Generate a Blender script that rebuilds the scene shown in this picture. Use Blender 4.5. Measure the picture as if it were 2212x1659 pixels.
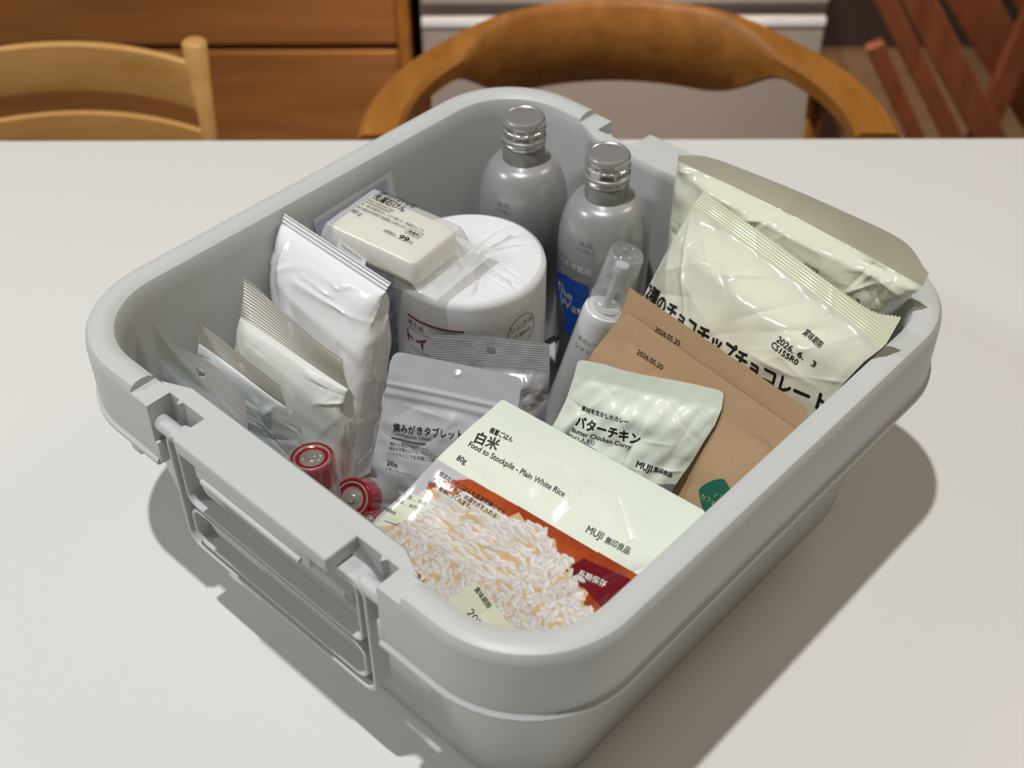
import bpy, bmesh, math, random
import numpy as np
from mathutils import Matrix, Vector
PI = math.pi
rad = math.radians
for o in list(bpy.data.objects):
    bpy.data.objects.remove(o)
SC = bpy.context.scene
COL = SC.collection
TZ = 0.72                      # table top height above the floor
YAW = -0.747987                # the crate's turn on the table
CX, CY = 0.003989, 0.747877    # the crate's centre

# ------------------------------------------------------------ camera, world, lights
def make_camera():
    f_px, pitch, roll = 2824.79, 0.746017, 0.0026967
    cd = bpy.data.cameras.new('camera'); cam = bpy.data.objects.new('camera', cd); COL.objects.link(cam)
    c, s = math.cos(pitch), math.sin(pitch)
    fwd = Vector((0, c, -s)); up = Vector((0, s, c)); rt = Vector((1, 0, 0))
    cr, sr = math.cos(roll), math.sin(roll)
    r2 = rt * cr - up * sr; u2 = rt * sr + up * cr
    m = Matrix((r2, u2, -fwd)).transposed().to_4x4()
    m.translation = Vector((0, 0, 0.818374 + TZ))
    cam.matrix_world = m
    cd.sensor_fit = 'HORIZONTAL'; cd.sensor_width = 36.0; cd.lens = 36 * f_px / 2212
    cd.dof.use_dof = True; cd.dof.focus_distance = 0.945; cd.dof.aperture_fstop = 5.6
    cd.clip_start = 0.02; cd.clip_end = 50
    SC.camera = cam
make_camera()
W = bpy.data.worlds.new('world'); SC.world = W; W.use_nodes = True
bg = W.node_tree.nodes['Background']; bg.inputs[0].default_value = (1.0, 0.86, 0.72, 1); bg.inputs[1].default_value = 0.14
def area(name, loc, target, size, power, color, size_y=None, spread=180):
    l = bpy.data.lights.new(name, 'AREA'); l.energy = power; l.color = color; l.size = size
    l.shape = 'RECTANGLE' if size_y else 'DISK'
    if size_y: l.size_y = size_y
    l.spread = rad(spread)
    o = bpy.data.objects.new(name, l); COL.objects.link(o)
    o.location = (loc[0], loc[1], loc[2] + TZ)
    d = Vector((target[0], target[1], target[2] + TZ)) - o.location
    o.rotation_euler = d.to_track_quat('-Z', 'Y').to_euler()
    return o
area('ceiling_downlight', (-0.52, 0.45, 4.0), (-0.52, 0.45, 0), 0.10, 106.0, (0.99, 0.99, 1.0))
area('cabinet_fill', (0.2, 1.62, 1.9), (0.2, 2.2, 0.25), 0.10, 6.0, (1.0, 0.90, 0.78), spread=44)  # added fill to brighten the background cabinets, no lamp known there
area('ceiling_downlight', (1.5, 1.4, 1.9), (0.8, 1.1, 0), 0.75, 9.0, (1.0, 0.83, 0.66))
area('left_fill', (-1.95, 0.60, 1.7), (0, 0.7, 0), 0.38, 14.0, (0.95, 0.98, 1.0), 0.22)  # added cool fill from the left for highlights and shaded sides
SC.view_settings.view_transform = 'Standard'; SC.view_settings.look = 'None'
SC.view_settings.gamma = 1.0; SC.view_settings.exposure = 0.0
SC.view_settings.use_curve_mapping = False

# ------------------------------------------------------------ materials
def srgb(r, g, b):
    f = lambda v: (v / 255 / 12.92) if v / 255 <= 0.04045 else ((v / 255 + 0.055) / 1.055) ** 2.4
    return (f(r), f(g), f(b), 1)
def mat(name, col, rough=0.4, metal=0.0, coat=0.0, sss=0.0, noise=None, bump=None, spec=0.5, vary=0.0, attr=None):
    m = bpy.data.materials.new(name); m.use_nodes = True
    nt = m.node_tree; p = nt.nodes['Principled BSDF']
    p.inputs['Base Color'].default_value = col; p.inputs['Roughness'].default_value = rough
    p.inputs['Metallic'].default_value = metal; p.inputs['Coat Weight'].default_value = coat
    p.inputs['Coat Roughness'].default_value = 0.06; p.inputs['Specular IOR Level'].default_value = spec
    if sss:
        p.inputs['Subsurface Weight'].default_value = sss; p.inputs['Subsurface Radius'].default_value = (0.01, 0.008, 0.005)
        p.inputs['Subsurface Scale'].default_value = 1.0
    tc = nt.nodes.new('ShaderNodeTexCoord')
    if attr:
        a = nt.nodes.new('ShaderNodeAttribute'); a.attribute_name = attr
        nt.links.new(a.outputs['Color'], p.inputs['Base Color'])
    if vary:
        n = nt.nodes.new('ShaderNodeTexNoise'); n.inputs['Scale'].default_value = noise or 20; n.inputs['Detail'].default_value = 5
        nt.links.new(tc.outputs['Object'], n.inputs['Vector'])
        mx = nt.nodes.new('ShaderNodeMixRGB'); mx.blend_type = 'MIX'
        mx.inputs[1].default_value = tuple(c * (1 - vary) for c in col[:3]) + (1,)
        mx.inputs[2].default_value = tuple(min(1, c * (1 + vary)) for c in col[:3]) + (1,)
        nt.links.new(n.outputs['Fac'], mx.inputs[0]); nt.links.new(mx.outputs[0], p.inputs['Base Color'])
    if bump:
        sc, st = bump
        n = nt.nodes.new('ShaderNodeTexNoise'); n.inputs['Scale'].default_value = sc; n.inputs['Detail'].default_value = 3
        nt.links.new(tc.outputs['Object'], n.inputs['Vector'])
        b = nt.nodes.new('ShaderNodeBump'); b.inputs['Strength'].default_value = st; b.inputs['Distance'].default_value = 0.001
        nt.links.new(n.outputs['Fac'], b.inputs['Height']); nt.links.new(b.outputs[0], p.inputs['Normal'])
    return m
def clear_film(name, tint=(1, 1, 1, 1), milk=0.1, rough=0.1):
    """thin plastic film: mostly see-through, a little milky, glossy by angle"""
    m = bpy.data.materials.new(name); m.use_nodes = True; nt = m.node_tree
    for n in list(nt.nodes):
        if n.type != 'OUTPUT_MATERIAL': nt.nodes.remove(n)
    out = [n for n in nt.nodes if n.type == 'OUTPUT_MATERIAL'][0]
    tr = nt.nodes.new('ShaderNodeBsdfTransparent'); tr.inputs[0].default_value = tint
    df = nt.nodes.new('ShaderNodeBsdfDiffuse'); df.inputs[0].default_value = (0.85, 0.87, 0.88, 1)
    gl = nt.nodes.new('ShaderNodeBsdfGlossy'); gl.inputs[1].default_value = rough
    m1 = nt.nodes.new('ShaderNodeMixShader'); m1.inputs[0].default_value = milk
    nt.links.new(tr.outputs[0], m1.inputs[1]); nt.links.new(df.outputs[0], m1.inputs[2])
    lw = nt.nodes.new('ShaderNodeLayerWeight'); lw.inputs[0].default_value = 0.5
    pw = nt.nodes.new('ShaderNodeMath'); pw.operation = 'POWER'; pw.inputs[1].default_value = 3.5; nt.links.new(lw.outputs['Facing'], pw.inputs[0])
    ma = nt.nodes.new('ShaderNodeMath'); ma.operation = 'MULTIPLY_ADD'; ma.inputs[1].default_value = 0.5; ma.inputs[2].default_value = 0.045; nt.links.new(pw.outputs[0], ma.inputs[0])
    m2 = nt.nodes.new('ShaderNodeMixShader'); nt.links.new(ma.outputs[0], m2.inputs[0])
    nt.links.new(m1.outputs[0], m2.inputs[1]); nt.links.new(gl.outputs[0], m2.inputs[2])
    nt.links.new(m2.outputs[0], out.inputs[0])
    return m
def wood(name, c1, c2, scale=6, axis=(1, 8, 8), rough=0.45):
    m = bpy.data.materials.new(name); m.use_nodes = True; nt = m.node_tree; p = nt.nodes['Principled BSDF']
    tc = nt.nodes.new('ShaderNodeTexCoord'); mp = nt.nodes.new('ShaderNodeMapping'); mp.inputs['Scale'].default_value = axis
    n = nt.nodes.new('ShaderNodeTexNoise'); n.inputs['Scale'].default_value = scale; n.inputs['Detail'].default_value = 6
    n.inputs['Distortion'].default_value = 0.6
    r = nt.nodes.new('ShaderNodeValToRGB'); r.color_ramp.elements[0].position = 0.3; r.color_ramp.elements[1].position = 0.7
    r.color_ramp.elements[0].color = c1; r.color_ramp.elements[1].color = c2
    nt.links.new(tc.outputs['Object'], mp.inputs[0]); nt.links.new(mp.outputs[0], n.inputs['Vector'])
    nt.links.new(n.outputs['Fac'], r.inputs[0]); nt.links.new(r.outputs[0], p.inputs['Base Color'])
    p.inputs['Roughness'].default_value = rough
    return m
M = dict(
    table=mat('white_laminate', srgb(224, 223, 219), 0.28, bump=(900, 0.02), spec=0.4),
    edge=mat('table_edge_band', srgb(120, 78, 46), 0.5),
    crate=mat('pale_grey_plastic', srgb(196, 199, 197), 0.40, bump=(1500, 0.05), spec=0.4),
    cream=mat('cream_film', srgb(232, 240, 224), 0.16, coat=0.5, bump=(60, 0.10)),
    cream2=mat('warm_cream_film', srgb(228, 229, 209), 0.13, coat=0.6, bump=(45, 0.10)),
    creamseal=mat('yellowish_seal_film', srgb(231, 234, 202), 0.2, coat=0.6),
    creamback=mat('beige_cream_film', srgb(202, 197, 176), 0.28, coat=0.3, bump=(50, 0.08)),
    ricep=mat('printed_rice_film', (1, 1, 1, 1), 0.14, coat=0.6, bump=(60, 0.08), attr='print'),
    curryp=mat('printed_curry_film', (1, 1, 1, 1), 0.14, coat=0.6, bump=(70, 0.12), attr='print'),
    kraft=mat('kraft_paper', srgb(188, 155, 118), 0.6, noise=70, vary=0.08, bump=(220, 0.15)),
    white=mat('white_film', srgb(243, 243, 244), 0.12, coat=1.0, bump=(60, 0.12)),
    whitem=mat('matt_white_film', srgb(222, 224, 218), 0.38, coat=0.1, bump=(70, 0.2)),
    bluish=mat('pale_bluish_film', srgb(216, 223, 222), 0.3, coat=0.2, bump=(60, 0.1)),
    pearl=mat('pearly_silver_film', srgb(206, 202, 192), 0.3, metal=0.25),
    greyfoil=mat('satin_grey_film', srgb(212, 216, 221), 0.36, metal=0.12, bump=(60, 0.12)),
    hangf=mat('grey_header_film', srgb(208, 206, 200), 0.4),
    foil=mat('silver_foil', srgb(214, 216, 219), 0.26, metal=0.55, bump=(90, 0.35)),
    tissue=mat('roll_wrap_paper', srgb(226, 227, 228), 0.55, bump=(120, 0.25)),
    soap=mat('soap', srgb(240, 236, 212), 0.4, sss=0.25),
    bagmilk=clear_film('frosted_bag_film', milk=0.42, rough=0.18),
    clear=clear_film('clear_film', milk=0.06, rough=0.06),
    frost=clear_film('clear_cap_plastic', milk=0.13, rough=0.1),
    bottle=mat('silver_painted_aluminium', srgb(162, 163, 162), 0.32, metal=0.22, coat=0.5),
    neck=mat('neck_band', srgb(140, 141, 137), 0.3, metal=0.3),
    alu=mat('bare_aluminium', srgb(200, 198, 196), 0.3, metal=0.7),
    spray=mat('white_spray_plastic', srgb(226, 227, 227), 0.25, coat=0.3),
    pump=mat('pump_plastic', srgb(214, 220, 224), 0.3),
    black=mat('black_ink', srgb(24, 24, 26), 0.35, coat=0.3),
    greyink=mat('grey_ink', srgb(120, 120, 120), 0.4),
    paleink=mat('pale_ink', srgb(205, 206, 208), 0.4),
    whiteink=mat('white_ink', srgb(240, 236, 230), 0.3),
    redink=mat('dark_red_ink', srgb(128, 34, 48), 0.4),
    blueink=mat('blue_ink', srgb(24, 84, 184), 0.35, coat=0.3),
    bluefilm=mat('blue_film', srgb(38, 92, 160), 0.3, coat=0.3),
    green=mat('green_ink', srgb(28, 104, 78), 0.5),
    tan=mat('tan_ink', srgb(214, 186, 142), 0.5),
    redlab=mat('red_foil_label', srgb(170, 32, 44), 0.2, metal=0.5, coat=0.4),
    steel=mat('battery_steel', srgb(206, 202, 194), 0.26, metal=0.8),
    panel=mat('silver_label', srgb(186, 184, 182), 0.3, metal=0.4),
    dark=mat('dark_edge', srgb(60, 62, 66), 0.5),
    oak=wood('light_oak', srgb(200, 148, 80), srgb(218, 170, 104), 5, (1, 6, 6)),
    teak=wood('teak', srgb(146, 92, 34), srgb(176, 116, 48), 5, (6, 1, 6)),
    cabwood=wood('walnut_drawer', srgb(146, 94, 46), srgb(170, 112, 60), 3, (1, 6, 8)),
    cabwhite=mat('grey_white_drawer', srgb(166, 156, 148), 0.45),
    redwood=wood('reddish_wood', srgb(126, 68, 42), srgb(154, 90, 58), 5, (6, 6, 1)),
    floorw=wood('floor_wood', srgb(104, 78, 56), srgb(128, 98, 70), 4, (1, 8, 1)),
    wall=mat('dark_wall', srgb(58, 44, 36), 0.8, noise=6, vary=0.1),
    shadowgap=mat('cabinet_gap', srgb(40, 26, 16), 0.8),
    seatfab=mat('seat_fabric', srgb(110, 96, 80), 0.9, bump=(300, 0.3)),
)

# ------------------------------------------------------------ object helpers
RZ = Matrix.Rotation(YAW, 4, 'Z')
def w_of(p):
    """crate coordinates -> world"""
    v = RZ @ Vector(p); return Vector((v.x + CX, v.y + CY, v.z + TZ))
def thing(name, label, cat, base, group=None, in_crate=True, rz=0.0):
    o = bpy.data.objects.new(name, None); COL.objects.link(o); o.empty_display_size = 0.02
    if in_crate:
        o.matrix_world = Matrix.Translation(w_of(base)) @ RZ
    else:
        o.matrix_world = Matrix.Translation(Vector((base[0], base[1], base[2] + TZ))) @ Matrix.Rotation(rz, 4, 'Z')
    o['label'] = label; o['category'] = cat
    if group: o['group'] = group
    o['base'] = list(base)
    return o
def link_mesh(name, me, material, parent=None, label=None, smooth=True):
    o = bpy.data.objects.new(name, me); COL.objects.link(o)
    if material is not None: me.materials.append(material)
    if parent is not None: o.parent = parent
    if label: o['label'] = label
    if smooth: me.polygons.foreach_set('use_smooth', [True] * len(me.polygons))
    return o
def part(name, V, F, material, parent, label=None, smooth=True, base=None, colors=None, grand=None):
    """V in the parent's space plus its base (crate coordinates)"""
    root = parent
    b = np.array(root['base'] if base is None else base, float)
    V = np.asarray(V, float) - b
    me = bpy.data.meshes.new(name)
    me.from_pydata([tuple(v) for v in V], [], [tuple(f) for f in F]); me.update()
    if colors is not None:
        a = me.color_attributes.new('print', 'FLOAT_COLOR', 'POINT')
        c = np.ones((len(V), 4), np.float32); c[:, :3] = colors; a.data.foreach_set('color', c.ravel())
    return link_mesh(name, me, material, grand or parent, label, smooth)
def auto_smooth(o, ang=35):
    me = o.data
    bm = bmesh.new(); bm.from_mesh(me)
    for e in bm.edges:
        if len(e.link_faces) == 2: e.smooth = e.calc_face_angle(0) < rad(ang)
    bm.to_mesh(me); bm.free()
def lathe(prof, n=48, axis=None, origin=(0, 0, 0)):
    """prof: list (r, z); returns V, F around axis"""
    V, F = [], []
    for r, z in prof:
        for k in range(n):
            a = 2 * PI * k / n; V.append((r * math.cos(a), r * math.sin(a), z))
    m = len(prof)
    for i in range(m - 1):
        for k in range(n):
            k2 = (k + 1) % n; F.append((i * n + k, i * n + k2, (i + 1) * n + k2, (i + 1) * n + k))
    if prof[0][0] > 1e-5: F.append(tuple(range(n - 1, -1, -1)))
    if prof[-1][0] > 1e-5: F.append(tuple((m - 1) * n + k for k in range(n)))
    V = np.array(V)
    if axis is not None:
        q = Vector((0, 0, 1)).rotation_difference(Vector(axis)).to_matrix()
        V = V @ np.array(q).T
    return V + np.array(origin), F
def join(*parts):
    V, F, k = [], [], 0
    for v, f in parts:
        v = np.asarray(v); V.append(v); F += [tuple(i + k for i in q) for q in f]; k += len(v)
    return np.concatenate(V), F
def boxm(x0, x1, y0, y1, z0, z1, bev=0.0, seg=2):
    bm = bmesh.new(); bmesh.ops.create_cube(bm, size=1)
    for v in bm.verts:
        v.co = ((x0 + x1) / 2 + v.co.x * (x1 - x0), (y0 + y1) / 2 + v.co.y * (y1 - y0), (z0 + z1) / 2 + v.co.z * (z1 - z0))
    if bev: bmesh.ops.bevel(bm, geom=list(bm.edges), offset=bev, segments=seg, affect='EDGES', profile=0.6)
    V = np.array([v.co[:] for v in bm.verts]); bm.verts.index_update()
    F = [tuple(v.index for v in f.verts) for f in bm.faces]; bm.free()
    return V, F
def rrect(hx, hy, r, z, n=12, cx=0, cy=0):
    P = []
    for sx, sy, a0 in ((1, 1, 0), (-1, 1, PI / 2), (-1, -1, PI), (1, -1, 3 * PI / 2)):
        for k in range(n + 1):
            a = a0 + (PI / 2) * k / n
            P.append((cx + sx * (hx - r) + r * math.cos(a), cy + sy * (hy - r) + r * math.sin(a), z))
    return P
def loft(loops, cap0=True, cap1=True):
    n = len(loops[0]); V = [p for l in loops for p in l]; F = []
    for i in range(len(loops) - 1):
        for k in range(n):
            k2 = (k + 1) % n; F.append((i * n + k, i * n + k2, (i + 1) * n + k2, (i + 1) * n + k))
    if cap0: F.append(tuple(range(n - 1, -1, -1)))
    if cap1: F.append(tuple((len(loops) - 1) * n + k for k in range(n)))
    return np.array(V), F
def sweep(path, prof_fn, closed=False):
    """path: list of (pos, right, up); prof_fn(i)-> list of (a,b)"""
    loops = []
    for i, (p, r, u) in enumerate(path):
        loops.append([tuple(p + r * a + u * b) for a, b in prof_fn(i)])
    return loft(loops, not closed, not closed)
def tube(pts, r, n=12):
    pts = [Vector(p) for p in pts]; loops = []
    up = Vector((0, 0, 1))
    for i, p in enumerate(pts):
        d = (pts[min(i + 1, len(pts) - 1)] - pts[max(i - 1, 0)]).normalized()
        a = d.cross(up)
        if a.length < 1e-3: a = d.cross(Vector((1, 0, 0)))
        a.normalize(); b = a.cross(d).normalized()
        rr = r[i] if isinstance(r, (list, tuple)) else r
        loops.append([tuple(p + (a * math.cos(2 * PI * k / n) + b * math.sin(2 * PI * k / n)) * rr) for k in range(n)])
    return loft(loops)

# ------------------------------------------------------------ text
def glyphs(s, bold=0.0, shear=0.0, fine=0, spacing=1.0):
    """flat letter mesh, size 1; returns V (n,2), F"""
    cu = bpy.data.curves.new('t', 'FONT'); cu.body = s; cu.size = 1.0; cu.offset = bold; cu.shear = shear
    cu.space_character = spacing; cu.resolution_u = 3; cu.fill_mode = 'FRONT'
    o = bpy.data.objects.new('t', cu); COL.objects.link(o)
    dg = bpy.context.evaluated_depsgraph_get(); me = bpy.data.meshes.new_from_object(o.evaluated_get(dg))
    bpy.data.objects.remove(o); bpy.data.curves.remove(cu)
    if fine:
        bm = bmesh.new(); bm.from_mesh(me)
        for _ in range(4):
            E_ = [e for e in bm.edges if e.calc_length() > fine]
            if not E_: break
            bmesh.ops.subdivide_edges(bm, edges=E_, cuts=1)
            bmesh.ops.triangulate(bm, faces=bm.faces[:])
        bm.to_mesh(me); bm.free()
    V = np.array([v.co[:2] for v in me.vertices]) if len(me.vertices) else np.zeros((0, 2))
    F = [tuple(p.vertices) for p in me.polygons]; bpy.data.meshes.remove(me)
    return V, F
def text2d(s, x, y, width, ang=0.0, height=None, bold=0.02, shear=0.0, fine=0.25, em=None):
    """letters laid with the baseline start at (x, y) mm; y runs down. height = em size in mm"""
    V, F = glyphs(s, 0.0, shear, fine)
    if bold > .008 and len(V):
        k = len(V); e = bold * .9
        sh_ = [(0, 0), (e, 0), (-e, 0), (0, e), (0, -e)]
        F = [tuple(i + k * q for i in f) for q in range(5) for f in F]; V = np.concatenate([V + np.array(q) for q in sh_])
    if len(V) == 0: return V, F
    w = V[:, 0].max() - V[:, 0].min()
    sx = width / w; sy = height if height else sx
    P = np.stack([(V[:, 0] - V[:, 0].min()) * sx, -V[:, 1] * sy], 1)
    a = rad(ang); c, q = math.cos(a), math.sin(a)
    return np.stack([x + P[:, 0] * c - P[:, 1] * q, y + P[:, 0] * q + P[:, 1] * c], 1), F
def shape2d(pts, fine=4.0):
    """filled polygon (mm), finely cut so it can lie on a curved face"""
    bm = bmesh.new(); vs = [bm.verts.new((p[0], p[1], 0)) for p in pts]; bm.faces.new(vs)
    bmesh.ops.triangulate(bm, faces=bm.faces[:])
    for _ in range(6):
        E_ = [e for e in bm.edges if e.calc_length() > fine]
        if not E_: break
        bmesh.ops.subdivide_edges(bm, edges=E_, cuts=1); bmesh.ops.triangulate(bm, faces=bm.faces[:])
    bm.verts.index_update(); V = np.array([v.co[:2] for v in bm.verts]); F = [tuple(v.index for v in f.verts) for f in bm.faces]
    bm.free(); return V, F
def line2d(a, b, w):
    d = np.array(b, float) - np.array(a); L_ = np.linalg.norm(d); d /= L_; n = np.array([-d[1], d[0]]) * w / 2
    k = max(1, int(L_ / 3)); V, F = [], []
    for i in range(k + 1):
        p = np.array(a) + d * L_ * i / k; V += [p - n, p + n]
    for i in range(k): F.append((2 * i, 2 * i + 1, 2 * i + 3, 2 * i + 2))
    return np.array(V), F

# ------------------------------------------------------------ film surfaces
def smooth01(x): x = np.clip(x, 0, 1); return x * x * (3 - 2 * x)
class Creases:
    def __init__(s, seed, n, w, h, amp=0.8, width=2.0, length=30, angle=None, spread=1.0, fbm=0.5, fscale=25):
        r = np.random.RandomState(seed)
        s.c = np.stack([r.uniform(0, w, n), r.uniform(0, h, n)], 1)
        a = r.uniform(0, PI, n) if angle is None else rad(angle) + r.normal(0, spread, n)
        s.d = np.stack([np.cos(a), np.sin(a)], 1); s.A = r.normal(0, amp, n); s.w = width * r.uniform(0.5, 1.8, n); s.l = length * r.uniform(0.4, 1.4, n)
        a = r.uniform(0, 2 * PI, 14); k = 2 * PI / (fscale * r.uniform(0.5, 2.0, 14))
        s.k = np.stack([np.cos(a) * k, np.sin(a) * k], 1); s.ph = r.uniform(0, 2 * PI, 14); s.f = fbm * 0.3
    def __call__(s, x, y):
        z = np.zeros_like(x)
        for c, d, A, w, l in zip(s.c, s.d, s.A, s.w, s.l):
            dx, dy = x - c[0], y - c[1]; u = dx * d[0] + dy * d[1]; v = -dx * d[1] + dy * d[0]
            z += A * np.exp(-np.abs(v) / w) * np.exp(-(u / l) ** 2)
        for k, p in zip(s.k, s.ph): z += s.f * np.sin(k[0] * x + k[1] * y + p)
        return z
def basis(a, b, c):
    a, b, c = rad(a), rad(b), rad(c)
    ex = np.array([math.cos(a) * math.cos(c), math.sin(a) * math.cos(c), math.sin(c)])
    h = np.array([-math.sin(a), math.cos(a), 0])
    dn = -math.cos(b) * h - math.sin(b) * np.array([0, 0, 1.0]); dn -= ex * (dn @ ex); dn /= np.linalg.norm(dn)
    return ex, dn, np.cross(ex, -dn)
class Film:
    """a pouch face in its own plane; x along the top edge, y down it, in mm"""
    def __init__(s, O, abc, left, right, h, top=(0, 0), seal=12, bulge=8, crease=None, curl=None, ribs=None, corner=0.0, flat_side=4.0, bend=None, back=None, bump_top=25.0):
        s.O = np.array(O); s.ex, s.dn, s.n = basis(*abc); s.L = np.array(left, float); s.R = np.array(right, float); s.h = h
        s.top = np.array(top, float); s.seal = seal; s.bulge = bulge; s.cr = crease; s.curl = curl; s.ribs = ribs; s.corner = corner; s.fs = flat_side; s.bt = bump_top
    def xl(s, y): return np.interp(y, s.L[:, 1], s.L[:, 0])
    def xr(s, y): return np.interp(y, s.R[:, 1], s.R[:, 0])
    def H(s, x, y):
        a, b = s.xl(y), s.xr(y); q = np.clip((x - a) / (b - a), 0, 1)
        f = (1 - np.abs(2 * q - 1) ** 3) ; g = smooth01((y - s.seal) / s.bt) * smooth01((s.h - y) / 25)
        z = s.bulge * f * g
        if s.cr is not None:
            m = 0.12 + 0.88 * smooth01((y - s.seal) / 6)
            e = smooth01(np.minimum(x - a, b - x) / 6)
            z = z + s.cr(x, y) * m * (0.3 + 0.7 * e)
        if s.ribs is not None:
            p, A = s.ribs
            m = smooth01((s.seal - y) / 1.5) * smooth01(y / 1.5)
            z = z + A * np.sin(2 * PI * y / p) * m
        if s.curl is not None: z = z + s.curl(x, y)
        return z
    def P(s, x, y, lift=0.0):
        x = np.asarray(x, float); y = np.asarray(y, float)
        z = s.H(x, y) + lift
        return s.O + (x[..., None] * s.ex + y[..., None] * s.dn + z[..., None] * s.n) / 1000
    def grid(s, res=1.2, y0=0.0, y1=None, rres=None, hole=None, teeth=None, jag=0.0, sidenotch=None):
        y1 = s.h if y1 is None else y1
        w = s.R[0, 0] - s.L[0, 0]
        nx = int(w / res) + 1
        if teeth: nx = int(w / (teeth[0] / 4)) + 1
        S = np.linspace(0, 1, nx)
        ys = []; y = y0
        while y < y1:
            ys.append(y); y += (rres if (rres and y < s.seal + 1) else res)
        ys.append(y1); ys = np.array(ys)
        tt = np.interp(S, np.linspace(0, 1, len(s.top)), s.top) if len(s.top) != 2 or s.top.any() else np.zeros(nx)
        if len(s.top) > 2:
            k = max(3, nx // (len(s.top) * 2)); tt = np.convolve(np.pad(tt, k, mode='edge'), np.ones(2 * k + 1) / (2 * k + 1), 'same')[k:-k]
        if teeth: tt = tt + teeth[1] * (np.abs((S * w / teeth[0]) % 1 - 0.5) * 2)
        if jag: tt = tt + jag * (np.sin(S * w * 1.9) * 0.5 + np.sin(S * w * 4.7 + 1) * 0.5)
        Y = ys[:, None] + tt[None, :] * np.clip(1 - (ys[:, None] - y0) / max(s.seal, 1), 0, 1) * (1 if y0 == 0 else 0)
        X = s.xl(ys)[:, None] + (s.xr(ys) - s.xl(ys))[:, None] * S[None, :]
        if s.corner:
            d = np.clip(s.corner - ys, 0, s.corner); cut = s.corner - np.sqrt(np.maximum(s.corner ** 2 - d ** 2, 0))
            X = X + (cut[:, None] * (1 - 2 * S[None, :]))
        ny = len(ys); Xf, Yf = X.ravel(), Y.ravel()
        if hole:
            hx, hy, hr = hole; dx, dy = Xf - hx, Yf - hy; d = np.hypot(dx, dy); k = (d > hr * 0.8) & (d < hr + res * 0.8); d = np.maximum(d, 1e-6)
            Xf = np.where(k & (d < hr + res * .8), hx + dx / d * np.maximum(hr, d), Xf); Yf = np.where(k, hy + dy / d * np.maximum(hr, d), Yf)
            dead = np.hypot(X.ravel() - hx, Y.ravel() - hy) < hr * 0.8
            # verts between .55r and r were pushed on to the rim; faces touching the dead core go
        F = []
        for j in range(ny - 1):
            b = j * nx
            for i in range(nx - 1):
                q = (b + i, b + nx + i, b + nx + i + 1, b + i + 1)
                if hole and (dead[q[0]] or dead[q[1]] or dead[q[2]] or dead[q[3]]): continue
                F.append(q)
        return Xf, Yf, F
    def mesh(s, **k):
        X, Y, F = s.grid(**k); return s.P(X, Y), F, X, Y
    def back(s, y0, depth, res=6.0):
        nx = max(6, int((s.R[0, 0] - s.L[0, 0]) / res)); ys = np.linspace(y0, s.h, max(6, int((s.h - y0) / res))); S = np.linspace(0, 1, nx)
        Y = np.repeat(ys[:, None], nx, 1); X = s.xl(ys)[:, None] + (s.xr(ys) - s.xl(ys))[:, None] * S[None, :]
        f = 1 - np.abs(2 * S - 1) ** 3; g = smooth01((ys - y0) / 30) * smooth01((s.h - ys) / 25)
        Z = -0.5 - depth * g[:, None] * f[None, :]
        if s.curl is not None: Z = Z + s.curl(X, Y)
        P = s.O + (X[..., None] * s.ex + Y[..., None] * s.dn + Z[..., None] * s.n) / 1000
        F = [(j * nx + i, j * nx + i + 1, (j + 1) * nx + i + 1, (j + 1) * nx + i) for j in range(len(ys) - 1) for i in range(nx - 1)]
        return P.reshape(-1, 3), F
    def ink(s, name, items, material, parent, lift=0.35, label=None):
        V, F = join(*[(np.concatenate([v, np.zeros((len(v), 1))], 1), f) for v, f in items if len(v)])
        return part(name, s.P(V[:, 0], V[:, 1], lift), F, material, parent, label, smooth=True)

#@@ SETTING
def struct(name, V, F, m, smooth=False):
    me = bpy.data.meshes.new(name); V = np.asarray(V, float) + np.array([0, 0, TZ])
    me.from_pydata([tuple(v) for v in V], [], [tuple(f) for f in F]); o = link_mesh(name, me, m, smooth=smooth); o['kind'] = 'structure'
    return o
# ------------------------------------------------------------ room
struct('floor', *boxm(-3.2, 3.2, -2.5, 3.3, -0.76, -0.72), M['floorw'])
struct('wall_back', *boxm(-3.2, 3.2, 2.85, 2.95, -0.72, 1.9), M['wall'])

# dining table
t = thing('dining_table', 'white laminate dining table carrying the storage crate', 'table', (0, 0.6, -0.72), in_crate=False)
part('tabletop', *boxm(-0.95, 0.95, -0.25, 1.303, -0.03, 0, 0.003), M['table'], t, smooth=False)
for sx in (-0.85, 0.85):
    for y in (-0.15, 1.15):
        part('leg', *boxm(sx - 0.03, sx + 0.03, y - 0.03, y + 0.03, -0.72, -0.0302, 0.004), M['table'], t, smooth=False)

# walnut drawer unit (left) and pale drawer unit (middle)
t = thing('wooden_cabinet', 'brown wooden drawer cabinet at the back behind the ladder-back chair', 'cabinet', (-1.2, 2.4, -0.72), in_crate=False)
part('body', *boxm(-2.2, -0.186, 2.215, 2.6, -0.72, 0.03), M['cabwood'], t, smooth=False)
for z0, z1 in ((-0.70, -0.575), (-0.567, -0.372), (-0.357, -0.16), (-0.152, 0.02)):
    for x0, x1 in ((-1.19, -0.208), (-2.19, -1.2)):
        part('drawer_front', *boxm(x0, x1, 2.195, 2.2148, z0, z1, 0.004), M['cabwood'], t, smooth=False)
part('side_panel', *boxm(-0.2065, -0.1855, 2.19, 2.2149, -0.72, 0.03), M['teak'], t, smooth=False)
t = thing('white_cabinet', 'pale grey-white drawer cabinet behind the round-backed chair', 'cabinet', (0.2, 2.4, -0.72), in_crate=False)
part('body', *boxm(-0.165, 0.575, 2.215, 2.6, -0.72, 0.06), M['cabwhite'], t, smooth=False)
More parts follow.
